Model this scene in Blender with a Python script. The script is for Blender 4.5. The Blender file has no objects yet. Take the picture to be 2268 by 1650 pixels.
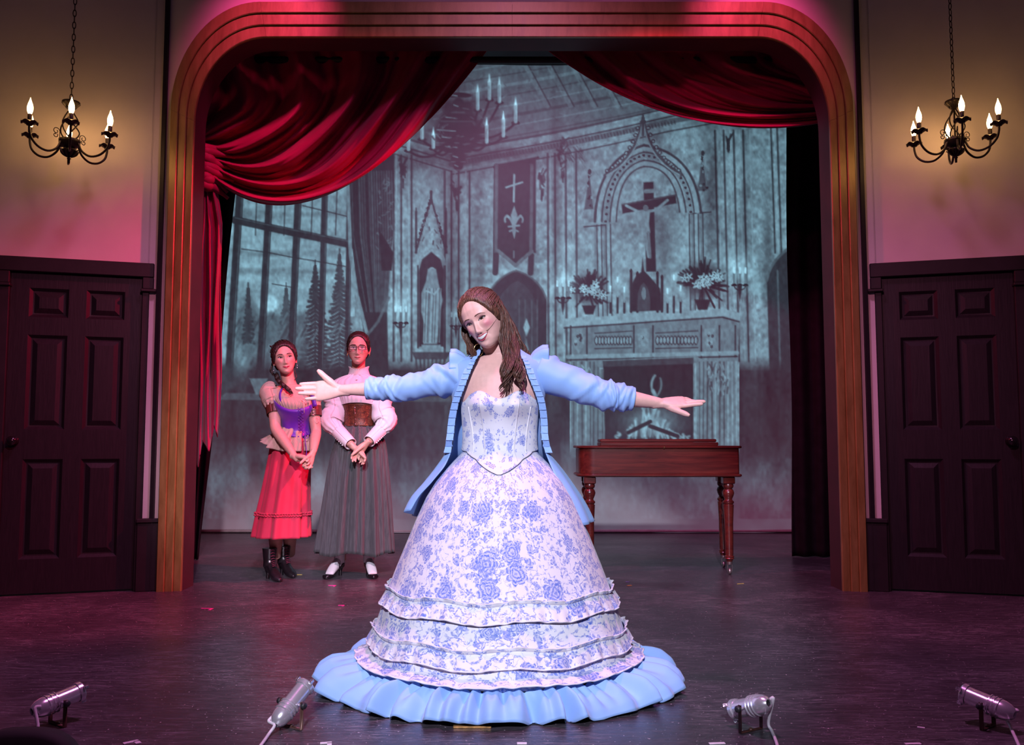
import bpy, math, random
import numpy as np
from math import sin, cos, pi, radians, sqrt, atan2
from mathutils import Vector, Matrix, Euler
from mathutils.bvhtree import BVHTree

SC = bpy.context.scene
COL = SC.collection
# ------------------------------------------------------------------ camera
F, CX, CY, CAMH = 1950.0, 1134.0, 825.0, 0.93
PIT = math.atan(150.0 / F)
CP, SP = cos(PIT), sin(PIT)
cam_d = bpy.data.cameras.new('camera')
cam_d.sensor_width = 36.0
cam_d.lens = 36.0 * F / 2268.0
cam_d.clip_start = 0.05
cam = bpy.data.objects.new('camera', cam_d)
COL.objects.link(cam)
cam.location = (0, 0, CAMH)
cam.rotation_euler = (pi / 2 + PIT, 0, 0)
SC.camera = cam
# ------------------------------------------------------------------ colour management
SC.view_settings.view_transform = 'Standard'
SC.view_settings.look = 'None'
SC.view_settings.gamma = 1.0
SC.view_settings.use_curve_mapping = False
SC.view_settings.exposure = 0.0
# ------------------------------------------------------------------ world: dim violet bounce of the dark house
wd = bpy.data.worlds.new('house_dark')
SC.world = wd
wd.use_nodes = True
wd.node_tree.nodes['Background'].inputs[0].default_value = (0.42, 0.22, 0.44, 1)
wd.node_tree.nodes['Background'].inputs[1].default_value = 0.055


def spot(name, loc, target, color, watts, deg, blend=0.5, size=0.08):
    d = bpy.data.lights.new(name, 'SPOT')
    d.energy = watts
    d.color = color
    d.spot_size = radians(deg)
    d.spot_blend = blend
    d.shadow_soft_size = size
    o = bpy.data.objects.new(name, d)
    COL.objects.link(o)
    o.location = loc
    v = Vector(target) - Vector(loc)
    o.rotation_euler = v.to_track_quat('-Z', 'Y').to_euler()
    return o


# front-of-house follow spot on the leading actress
spot('front_spot', (-0.5, -4.2, 4.6), (-0.04, 3.5, 0.86), (0.81, 0.82, 1.0), 3500, 19.5, 0.30, 0.10)
# lavender wash on the pair behind
spot('lavender_wash', (0.9, -3.2, 5.0), (-1.3, 5.8, 0.75), (1.0, 0.70, 0.90), 3000, 12.5, 0.6, 0.10)
# saturated red side lights beside the arch, one on each side
spot('red_side_right', (2.05, 4.85, 4.1), (-1.75, 5.85, 0.95), (1.0, 0.014, 0.085), 1400, 46, 0.6, 0.05)
spot('red_side_left', (-2.05, 4.85, 4.1), (1.9, 5.75, 1.0), (1.0, 0.03, 0.10), 300, 46, 0.6, 0.06)
# magenta top lights over the two corners of the arch
spot('magenta_top_left', (-1.25, 4.35, 4.55), (-1.62, 5.62, 3.42), (1.0, 0.06, 0.30), 260, 36, 1.0, 0.12)
spot('magenta_top_right', (1.25, 4.35, 4.55), (1.62, 5.62, 3.42), (1.0, 0.06, 0.30), 260, 36, 1.0, 0.12)
# rose washes on the side walls
spot('rose_wall_left', (-0.2, 1.2, 3.0), (-2.75, 5.4, 0.75), (1.0, 0.29, 0.50), 330, 44, 1.0, 0.06)
spot('rose_wall_right', (0.2, 1.2, 3.0), (2.75, 5.4, 0.75), (1.0, 0.29, 0.50), 280, 44, 1.0, 0.06)
# overhead violet wash on the boards
spot('violet_floor', (0.0, 3.0, 5.4), (0.0, 4.2, 0.0), (0.95, 0.30, 0.76), 700, 100, 0.9, 0.3)
spot('added_screen_haze', (0.0, 6.9, 4.45), (0.0, 8.9, 2.6), (0.70, 0.32, 0.64), 88, 120, 1.0, 0.2)  # added spot standing in for purple haze over the screen top
spot('curtain_red_fill_right', (-0.9, 3.2, 4.2), (1.15, 6.0, 2.9), (1.0, 0.03, 0.34), 130, 32, 1.0, 0.08)  # second curtain spot, added to brighten the right curtain
spot('curtain_red', (0.9, 3.2, 4.0), (-0.75, 6.0, 2.2), (1.0, 0.03, 0.26), 78, 36, 1.0, 0.08)


# ------------------------------------------------------------------ pixel helpers (frame 2268 x 1650)
def ray(px, py):
    a = (px - CX) / F
    b = -(py - CY) / F
    return (a, CP - SP * b, SP + CP * b)


def W(px, py, Y):
    d = ray(px, py)
    t = Y / d[1]
    return Vector((d[0] * t, Y, CAMH + d[2] * t))


def G(px, py, z=0.0):
    d = ray(px, py)
    t = (z - CAMH) / d[2]
    return Vector((d[0] * t, d[1] * t, z))


# ------------------------------------------------------------------ object helpers
def link(o, parent=None):
    COL.objects.link(o)
    if parent is not None:
        o.parent = parent
        b = parent.location if parent.parent is None else Vector((0, 0, 0))
        o.matrix_parent_inverse = Matrix.Translation(-b)
    return o


def tag(o, label=None, cat=None, group=None, kind=None):
    if label:
        o['label'] = label
    if cat:
        o['category'] = cat
    if group:
        o['group'] = group
    if kind:
        o['kind'] = kind
    return o


def thing(name, loc, label, cat, group=None):
    o = bpy.data.objects.new(name, None)
    o.empty_display_size = 0.1
    COL.objects.link(o)
    o.location = loc
    return tag(o, label, cat, group)


def mesh_np(name, V, Fa, smooth=True):
    """V (n,3) array, Fa list/array of quads or tris (uniform array) or python list"""
    me = bpy.data.meshes.new(name)
    V = np.asarray(V, dtype=np.float32)
    if isinstance(Fa, np.ndarray):
        k = Fa.shape[1]
        n = Fa.shape[0]
        me.vertices.add(len(V))
        me.vertices.foreach_set('co', V.ravel())
        me.loops.add(n * k)
        me.loops.foreach_set('vertex_index', Fa.astype(np.int32).ravel())
        me.polygons.add(n)
        me.polygons.foreach_set('loop_start', np.arange(0, n * k, k, dtype=np.int32))
        me.update(calc_edges=True)
    else:
        me.from_pydata([tuple(map(float, v)) for v in V], [], [tuple(int(i) for i in f) for f in Fa])
        me.update()
    if smooth:
        me.polygons.foreach_set('use_smooth', [True] * len(me.polygons))
    return me


def obj(name, V, Fa, mat=None, parent=None, smooth=True):
    me = mesh_np(name, V, Fa, smooth)
    o = bpy.data.objects.new(name, me)
    if mat:
        me.materials.append(mat)
    return link(o, parent)


class MB:
    """collects primitive shapes into one mesh"""

    def __init__(self):
        self.V = []
        self.F = []
        self.n = 0

    def add(self, V, Fa):
        V = np.asarray(V, dtype=float)
        self.V.append(V)
        for f in Fa:
            self.F.append(tuple(int(i) + self.n for i in f))
        self.n += len(V)
        return self

    def box(self, c, s, R=None, bev=0.0):
        x, y, z = s[0] / 2, s[1] / 2, s[2] / 2
        if bev > 0:
            b = min(bev, x * .9, y * .9, z * .9)
            V = []
            for sx in (-1, 1):
                for sy in (-1, 1):
                    for sz in (-1, 1):
                        V += [(sx * x, sy * (y - b), sz * (z - b)), (sx * (x - b), sy * y, sz * (z - b)), (sx * (x - b), sy * (y - b), sz * z)]
            def i(sx, sy, sz, k):
                return ((sx * 2 + sy) * 2 + sz) * 3 + k
            Fa = []
            for s0 in (0, 1):
                q = [i(s0, 0, 0, 0), i(s0, 1, 0, 0), i(s0, 1, 1, 0), i(s0, 0, 1, 0)]
                Fa.append(q if s0 else q[::-1])
                q = [i(0, s0, 0, 1), i(0, s0, 1, 1), i(1, s0, 1, 1), i(1, s0, 0, 1)]
                Fa.append(q if s0 else q[::-1])
                q = [i(0, 0, s0, 2), i(1, 0, s0, 2), i(1, 1, s0, 2), i(0, 1, s0, 2)]
                Fa.append(q if s0 else q[::-1])
            for a in (0, 1):
                for c2 in (0, 1):
                    Fa.append([i(a, c2, 0, 0), i(a, c2, 1, 0), i(a, c2, 1, 1), i(a, c2, 0, 1)])
                    Fa.append([i(a, 0, c2, 0), i(a, 1, c2, 0), i(a, 1, c2, 2), i(a, 0, c2, 2)])
                    Fa.append([i(0, a, c2, 1), i(1, a, c2, 1), i(1, a, c2, 2), i(0, a, c2, 2)])
                    for d in (0, 1):
                        Fa.append([i(a, c2, d, 0), i(a, c2, d, 1), i(a, c2, d, 2)])
            V = np.array(V)
        else:
            V = np.array([(sx * x, sy * y, sz * z) for sx in (-1, 1) for sy in (-1, 1) for sz in (-1, 1)])
            Fa = [(0, 1, 3, 2), (4, 6, 7, 5), (0, 4, 5, 1), (2, 3, 7, 6), (0, 2, 6, 4), (1, 5, 7, 3)]
        if R is not None:
            V = V @ np.array(R).T
        return self.add(V + np.array(c), Fa)

    def grid(self, A, cu=False, cv=False, capu=False):
        """A (n,m,3); cu closes first axis, cv closes second; capu fans both ends of first axis"""
        A = np.asarray(A, dtype=float)
        n, m = A.shape[:2]
        V = A.reshape(-1, 3)
        Fa = []
        for i in range(n if cu else n - 1):
            for j in range(m if cv else m - 1):
                a = i * m + j
                b = i * m + (j + 1) % m
                c = ((i + 1) % n) * m + (j + 1) % m
                d = ((i + 1) % n) * m + j
                Fa.append((a, b, c, d))
        if capu:
            V = np.vstack([V, A[0].mean(0)[None], A[-1].mean(0)[None]])
            k = n * m
            for j in range(m):
                Fa.append((k, (j + 1) % m, j))
                Fa.append((k + 1, (n - 1) * m + j, (n - 1) * m + (j + 1) % m))
        return self.add(V, Fa)

    def tube(self, pts, r, n=10, cap=True, flat=None):
        return self.grid(tube_rings(pts, r, n, flat), cv=True, capu=cap)

    def lathe(self, prof, c, axis=(0, 0, 1), n=20):
        """prof: list of (radius, height) along axis from c"""
        ax = Vector(axis).normalized()
        u = ax.orthogonal().normalized()
        v = ax.cross(u)
        A = np.zeros((len(prof), n, 3))
        for i, (r, h) in enumerate(prof):
            for j in range(n):
                t = 2 * pi * j / n
                p = Vector(c) + ax * h + u * (r * cos(t)) + v * (r * sin(t))
                A[i, j] = p
        return self.grid(A, cv=True, capu=True)

    def prism(self, poly, y0, y1, M=None):
        """poly in (x,z), extruded along y"""
        n = len(poly)
        V = [(x, y0, z) for x, z in poly] + [(x, y1, z) for x, z in poly]
        Fa = [tuple(range(n)), tuple(range(2 * n - 1, n - 1, -1))]
        for i in range(n):
            j = (i + 1) % n
            Fa.append((i, i + n, j + n, j))
        V = np.array(V)
        if M is not None:
            V = V @ np.array(M.to_3x3()).T + np.array(M.translation)
        return self.add(V, Fa)

    def ball(self, c, r, n=12, R=None):
        r = (r, r, r) if np.isscalar(r) else r
        A = np.zeros((n // 2 + 1, n, 3))
        for i in range(n // 2 + 1):
            ph = pi * i / (n // 2)
            ph = min(max(ph, 0.02), pi - 0.02)
            for j in range(n):
                t = 2 * pi * j / n
                A[i, j] = (r[0] * sin(ph) * cos(t), r[1] * sin(ph) * sin(t), r[2] * cos(ph))
        if R is not None:
            A = A @ np.array(R).T
        return self.grid(A + np.array(c), cv=True, capu=True)

    def build(self, name, mat=None, parent=None, smooth=True):
        V = np.vstack(self.V)
        o = obj(name, V, self.F, mat, parent, smooth)
        return o

    def build_sharp(self, name, mat=None, parent=None, ang=35):
        o = self.build(name, mat, parent, True)
        o.data.set_sharp_from_angle(angle=radians(ang))
        return o


def interp(x, xs, ys):
    return np.interp(x, xs, ys)


def smoothpath(P, n):
    """Catmull-Rom through points P -> n samples"""
    P = np.asarray(P, dtype=float)
    Q = np.vstack([2 * P[0] - P[1], P, 2 * P[-1] - P[-2]])
    m = len(P) - 1
    out = []
    for t in np.linspace(0, m, n):
        i = min(int(t), m - 1)
        u = t - i
        p0, p1, p2, p3 = Q[i], Q[i + 1], Q[i + 2], Q[i + 3]
        out.append(0.5 * ((2 * p1) + (-p0 + p2) * u + (2 * p0 - 5 * p1 + 4 * p2 - p3) * u * u + (-p0 + 3 * p1 - 3 * p2 + p3) * u ** 3))
    return np.array(out)


def tube_rings(pts, r, n=10, flat=None, up=None):
    P = np.asarray(pts, dtype=float)
    m = len(P)
    r = np.full(m, r) if np.isscalar(r) else np.asarray(r, dtype=float)
    T = np.gradient(P, axis=0)
    T /= np.linalg.norm(T, axis=1)[:, None] + 1e-12
    u = Vector(T[0]).orthogonal().normalized() if up is None else Vector(up)
    u = np.array(u)
    A = np.zeros((m, n, 3))
    th = np.arange(n) * 2 * pi / n
    for i in range(m):
        u = u - T[i] * np.dot(u, T[i])
        u /= np.linalg.norm(u) + 1e-12
        v = np.cross(T[i], u)
        f = 1.0 if flat is None else (flat if np.isscalar(flat) else flat[i])
        A[i] = P[i] + r[i] * (np.cos(th)[:, None] * u + f * np.sin(th)[:, None] * v)
    return A


def copy_tree(o, parent=None):
    c = o.copy()
    COL.objects.link(c)
    if parent is not None:
        c.parent = parent
    for ch in list(o.children):
        copy_tree(ch, c)
    return c


# ------------------------------------------------------------------ materials
class NT:
    def __init__(self, name):
        self.m = bpy.data.materials.new(name)
        self.m.use_nodes = True
        self.t = self.m.node_tree
        self.b = self.t.nodes['Principled BSDF']

    def n(self, typ, **kw):
        x = self.t.nodes.new(typ)
        for k, v in kw.items():
            setattr(x, k, v)
        return x

    def l(self, a, b):
        self.t.links.new(a, b)

    def put(self, sock, v):
        if hasattr(v, 'is_linked') or isinstance(v, bpy.types.NodeSocket):
            self.l(v, sock)
        else:
            sock.default_value = v

    def math(self, op, a, b=None, clamp=False):
        x = self.n('ShaderNodeMath', operation=op, use_clamp=clamp)
        self.put(x.inputs[0], a)
        if b is not None:
            self.put(x.inputs[1], b)
        return x.outputs[0]

    def vmath(self, op, a, b=None):
        x = self.n('ShaderNodeVectorMath', operation=op)
        self.put(x.inputs[0], a)
        if b is not None:
            self.put(x.inputs[1], b)
        return x

    def coord(self, what='Object', scale=None, rot=None):
        tc = self.n('ShaderNodeTexCoord')
        if scale is None:
            return tc.outputs[what]
        mp = self.n('ShaderNodeMapping')
        mp.inputs['Scale'].default_value = scale
        if rot:
            mp.inputs['Rotation'].default_value = rot
        self.l(tc.outputs[what], mp.inputs['Vector'])
        return mp.outputs[0]

    def noise(self, vec, scale, detail=3, rough=0.55, dist=0.0, dim='3D'):
        x = self.n('ShaderNodeTexNoise', noise_dimensions=dim)
        self.l(vec, x.inputs['Vector'])
        x.inputs['Scale'].default_value = scale
        x.inputs['Detail'].default_value = detail
        x.inputs['Roughness'].default_value = rough
        x.inputs['Distortion'].default_value = dist
        return x.outputs['Fac']

    def ramp(self, fac, stops):
        x = self.n('ShaderNodeValToRGB')
        e = x.color_ramp.elements
        while len(e) > 1:
            e.remove(e[-1])
        e[0].position, e[0].color = stops[0][0], tuple(stops[0][1]) + (1,)
        for p, c in stops[1:]:
            k = e.new(p)
            k.color = tuple(c) + (1,)
        self.l(fac, x.inputs[0])
        return x.outputs[0]

    def smooth(self, x, a, b):
        mr = self.n('ShaderNodeMapRange', interpolation_type='SMOOTHSTEP')
        self.put(mr.inputs['Value'], x)
        mr.inputs['From Min'].default_value = a
        mr.inputs['From Max'].default_value = b
        return mr.outputs[0]

    def mix(self, f, a, b, mode='MIX'):
        x = self.n('ShaderNodeMix', data_type='RGBA', blend_type=mode)
        self.put(x.inputs[0], f)
        self.put(x.inputs[6], a if not isinstance(a, tuple) else tuple(a)[:3] + (1,))
        self.put(x.inputs[7], b if not isinstance(b, tuple) else tuple(b)[:3] + (1,))
        return x.outputs[2]

    def base(self, v):
        self.put(self.b.inputs['Base Color'], v if not isinstance(v, tuple) else tuple(v)[:3] + (1,))

    def bump(self, h, strength=0.3, dist=0.01):
        x = self.n('ShaderNodeBump')
        x.inputs['Strength'].default_value = strength
        x.inputs['Distance'].default_value = dist
        self.l(h, x.inputs['Height'])
        self.l(x.outputs[0], self.b.inputs['Normal'])

    def set(self, **kw):
        names = dict(rough='Roughness', metal='Metallic', spec='Specular IOR Level', coat='Coat Weight', coatr='Coat Roughness', sheen='Sheen Weight', sheenr='Sheen Roughness', trans='Transmission Weight', emit='Emission Strength', sss='Subsurface Weight', alpha='Alpha', ior='IOR')
        for k, v in kw.items():
            self.put(self.b.inputs[names[k]], v)
        return self


def M_plain(name, col, rough=0.5, metal=0.0, var=0.12, scale=14.0, bump=0.0, bscale=60.0, bdist=0.004, coord=None, **kw):
    """procedural material: colour with a little noise mottling, optional fine relief"""
    t = NT(name)
    v = t.coord('Object', coord) if coord else t.coord('Object')
    f = t.noise(v, scale, 4)
    lo = tuple(max(0.0, c * (1 - var)) for c in col)
    hi = tuple(min(1.0, c * (1 + var)) for c in col)
    t.base(t.ramp(f, [(0.3, lo), (0.7, hi)]))
    if bump > 0:
        t.bump(t.noise(v, bscale, 4), bump, bdist)
    t.set(rough=rough, metal=metal, **kw)
    return t.m


def srgb(r, g, b):
    def f(c):
        c /= 255.0
        return c / 12.92 if c <= 0.04045 else ((c + 0.055) / 1.055) ** 2.4
    return (f(r), f(g), f(b))


# =================================================================== STRUCTURE
def mat_floor():
    t = NT('black_painted_boards')
    v = t.coord('Object')
    st = t.coord('Object', (1.6, 9.0, 1.0))
    big = t.noise(v, 1.3, 4, 0.6)
    fine = t.noise(st, 6.0, 8, 0.75, 0.6)
    base = t.ramp(fine, [(0.30, (0.022, 0.018, 0.023)), (0.52, (0.040, 0.033, 0.041)), (0.80, (0.105, 0.088, 0.102))])
    c = base
    wear = t.math('ADD', t.math('MULTIPLY', t.smooth(t.noise(v, 1.7, 5, 0.65, 0.5), 0.42, 0.62), 0.85), 0.15)
    # scuffs and scratches running several ways
    for sc, rot, thr, amt, nz in (((2.2, 30.0, 1), 0.10, .545, .55, 3.0), ((2.6, 44.0, 1), -0.30, .56, .6, 3.6), ((3.0, 60.0, 1), 0.75, .58, .6, 3.0), ((8.0, 36.0, 1), 0.02, .55, .45, 5.0), ((2.0, 70.0, 1), -1.1, .59, .5, 3.0)):
        n_ = t.noise(t.coord('Object', sc, (0, 0, rot)), nz, 6, 0.75, 0.9)
        c = t.mix(t.math('MULTIPLY', t.math('MULTIPLY', t.smooth(n_, thr, thr + .07), amt), wear), c, (0.30, 0.26, 0.29))
    patch_ = t.smooth(t.noise(v, 2.2, 5, 0.7), 0.52, 0.72)
    c = t.mix(t.math('MULTIPLY', t.math('MULTIPLY', patch_, t.smooth(fine, 0.45, 0.75)), 0.45), c, (0.22, 0.19, 0.21))
    speck = t.smooth(t.noise(v, 95.0, 2, 0.5), 0.688, 0.72)
    c = t.mix(speck, c, (0.50, 0.44, 0.47))
    t.base(c)
    t.set(rough=t.math('ADD', t.math('MULTIPLY', big, 0.30), t.math('MULTIPLY', fine, 0.38)), spec=0.5)
    t.bump(fine, 0.30, 0.003)
    return t.m


def mat_wall():
    t = NT('cream_plaster')
    v = t.coord('Object')
    t.base(t.ramp(t.noise(v, 2.5, 5), [(0.3, (0.50, 0.46, 0.44)), (0.7, (0.58, 0.53, 0.50))]))
    t.bump(t.noise(v, 90, 3), 0.08, 0.002)
    t.set(rough=0.75)
    return t.m


def mat_gold():
    t = NT('brass_gold_paint')
    v = t.coord('Object', (6, 6, 1.2))
    f = t.noise(v, 3.0, 6, 0.65, 0.4)
    t.base(t.ramp(f, [(0.25, (0.17, 0.105, 0.026)), (0.5, (0.26, 0.172, 0.048)), (0.8, (0.36, 0.245, 0.080))]))
    t.set(rough=t.math('ADD', t.math('MULTIPLY', f, 0.25), 0.28), metal=0.30, coat=0.35, coatr=0.35)
    t.bump(f, 0.10, 0.002)
    return t.m


def mat_wood(name, dark, mid, light, sc=(1.2, 14, 14), rough=0.35, coat=0.2):
    t = NT(name)
    v = t.coord('Object', sc)
    f = t.noise(v, 3.0, 6, 0.62, 0.8)
    t.base(t.ramp(f, [(0.25, dark), (0.5, mid), (0.8, light)]))
    t.set(rough=rough, coat=coat, coatr=0.25)
    t.bump(f, 0.12, 0.002)
    return t.m


def mat_door():
    t = NT('black_satin_door_paint')
    v = t.coord('Object', (26, 26, 2.2))
    f = t.noise(v, 2.4, 5, 0.6, 1.2)
    t.base(t.ramp(f, [(0.3, (0.008, 0.006, 0.008)), (0.7, (0.015, 0.011, 0.014))]))
    t.set(rough=0.45, spec=0.30)
    t.bump(f, 0.22, 0.003)
    return t.m


def mat_cloth(name, col, var=0.15, rough=0.8, sheen=0.3, weave=420.0, bump=0.12, scale=9.0, spec=0.25):
    t = NT(name)
    v = t.coord('Object')
    f = t.noise(v, scale, 4)
    lo = tuple(c * (1 - var) for c in col)
    hi = tuple(min(1, c * (1 + var)) for c in col)
    t.base(t.ramp(f, [(0.3, lo), (0.7, hi)]))
    t.bump(t.noise(v, weave, 2), bump, 0.0015)
    t.set(rough=rough, sheen=sheen, spec=spec)
    return t.m


FLOOR = mat_floor()
WALL = mat_wall()
GOLD = mat_gold()
DOORP = mat_door()
BLACKP = M_plain('black_paint', (0.011, 0.008, 0.010), 0.5, 0, 0.25, 8, 0.1, 50, spec=0.3)
BLACKC = mat_cloth('black_stage_cloth', (0.010, 0.008, 0.011), 0.3, 0.95, 0.0, spec=0.1)
OXBLOOD = M_plain('oxblood_paint', (0.050, 0.012, 0.018), 0.6, 0, 0.2, 6)
VELVET = mat_cloth('crimson_velvet', (0.30, 0.003, 0.050), 0.2, 0.60, 0.12, 300, 0.05, 5.0)

PY = 5.50                                   # front face of the arch
# floor: the boards run from the apron to the back wall
mb = MB()
mb.box((0, 6.0, -0.06), (8.4, 7.1, 0.12))
tag(mb.build('floor', FLOOR, None, False), 'black painted scuffed stage floor', kind='structure')
tag(MB().box((0, -1.0, -0.97), (8.4, 6.9, 0.1)).build('floor_house', BLACKP, None, False), 'dark floor of the house before the stage', kind='structure')
tag(MB().box((0, 2.50, -0.5), (8.4, 0.08, 0.85)).build('wall_apron', BLACKP, None, False), 'black front wall under the stage edge', kind='structure')
# stage house behind the arch
tag(MB().box((0, 9.55, 2.4), (8.4, 0.1, 4.9)).build('wall_back', BLACKP, None, False), 'black wall behind the picture screen', kind='structure')
tag(MB().box((-3.5, 7.7, 2.4), (0.1, 3.7, 4.9)).build('wall_stage_left', BLACKP, None, False), 'black wall of the left wing', kind='structure')
tag(MB().box((3.5, 7.7, 2.4), (0.1, 3.7, 4.9)).build('wall_stage_right', BLACKP, None, False), 'black wall of the right wing', kind='structure')
tag(MB().box((0, 7.6, 4.9), (7.2, 4.0, 0.1)).build('ceiling', BLACKP, None, False), 'black ceiling over the stage', kind='structure')

# ---- arch outline, outer and inner edges (elliptical corners)
XO, XI = W(345, 1300, PY).x, W(397, 1298, PY).x
XO, XI = -XO, -XI
ZO, ZI = W(1134, 3, PY).z, W(1134, 77, PY).z
RXO, RZO, RXI, RZI = 0.56, 0.72, 0.45, 0.56


def arch_curve(f, n=22):
    """f=0 outer edge, 1 inner edge -> list of (x,z), from left base over the top to right base, plus piece break indices"""
    X = XO + (XI - XO) * f
    Z = ZO + (ZI - ZO) * f
    rx = RXO + (RXI - RXO) * f
    rz = RZO + (RZI - RZO) * f
    L = [(-X, 0.0)] + [(-X, (Z - rz) * k / 6) for k in range(1, 6)]
    A = [(-X + rx - rx * cos(a), Z - rz + rz * sin(a)) for a in np.linspace(0, pi / 2, n)]
    T = [(-X + rx + (2 * X - 2 * rx) * k / 8, Z) for k in range(1, 8)]
    B = [(-x, z) for x, z in A[::-1]]
    R = [(-x, z) for x, z in L[::-1]]
    i1 = len(L)
    i2 = i1 + len(A) - 1
    i3 = i2 + 4
    i4 = i2 + len(T) + 1
    i5 = i4 + len(B) - 1
    return np.array(L + A + T + B + R), [0, i1, i2, i3, i4, i5, len(L) * 2 + len(A) * 2 + len(T) - 1]


arch = thing('proscenium_frame', (0, PY, 0), 'stepped gold arch with rounded corners framing the stage', 'arch')
STEP = 0.014
for b in range(3):
    c0, br = arch_curve(b / 3)
    c1, _ = arch_curve((b + 1) / 3)
    y0, y1 = PY + b * STEP, PY + 0.050
    for k in range(6):
        i0, i1 = br[k], br[k + 1]
        P0, P1 = c0[i0:i1 + 1].copy(), c1[i0:i1 + 1].copy()
        if k > 0:
            P0[0] += (P0[1] - P0[0]) / np.linalg.norm(P0[1] - P0[0]) * 0.0012
            P1[0] += (P1[1] - P1[0]) / np.linalg.norm(P1[1] - P1[0]) * 0.0012
        bv = 0.004
        n = len(P0)
        A = np.zeros((n, 6, 3))
        D = P1 - P0
        D /= np.linalg.norm(D, axis=1)[:, None]
        for q, (pt, y) in enumerate([(P0, y1), (P0, y0 + bv), (P0 + D * bv, y0), (P1 - D * bv, y0), (P1, y0 + bv), (P1, y1)]):
            A[:, q, 0] = pt[:, 0]
            A[:, q, 1] = y
            A[:, q, 2] = pt[:, 1]
        m = MB()
        m.grid(A, cv=True, capu=True)
        m.build_sharp('frame_board', GOLD, arch, 40)
# dark red reveal behind the frame
ci, br = arch_curve(1.0)
co, _ = arch_curve(1.06)
A = np.zeros((len(ci), 4, 3))
for q, (pt, y) in enumerate([(ci, PY + 0.052), (ci, PY + 0.24), (co + (co - ci) * -3, PY + 0.24), (co + (co - ci) * -3, PY + 0.052)]):
    A[:, q, 0], A[:, q, 1], A[:, q, 2] = pt[:, 0], y, pt[:, 1]
m = MB()
m.grid(A, cv=True, capu=True)
m.build_sharp('reveal', OXBLOOD, arch, 40)

# plaster wall round the arch (polygon ring from arch outer edge outwards)
XW, ZT = XO + 0.040, 4.6
c0, br = arch_curve(-0.02)
outer = []
for x, z in c0:
    if z >= ZO - 0.75 and abs(x) < XO - 0.02:
        outer.append((x * (XW / max(abs(XO), 1e-6)), ZT))
    else:
        outer.append((math.copysign(XW, x), z if z < ZO - 0.72 else ZT))
A = np.zeros((len(c0), 4, 3))
outer = np.array(outer)
for q, (pt, y) in enumerate([(c0, PY + 0.05), (outer, PY + 0.05), (outer, PY + 0.17), (c0, PY + 0.17)]):
    A[:, q, 0], A[:, q, 1], A[:, q, 2] = pt[:, 0], y, pt[:, 1]
tag(MB().grid(A, cv=True, capu=True).build('wall_front', WALL, None, False), 'plaster wall surrounding the gold arch', kind='structure')

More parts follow.
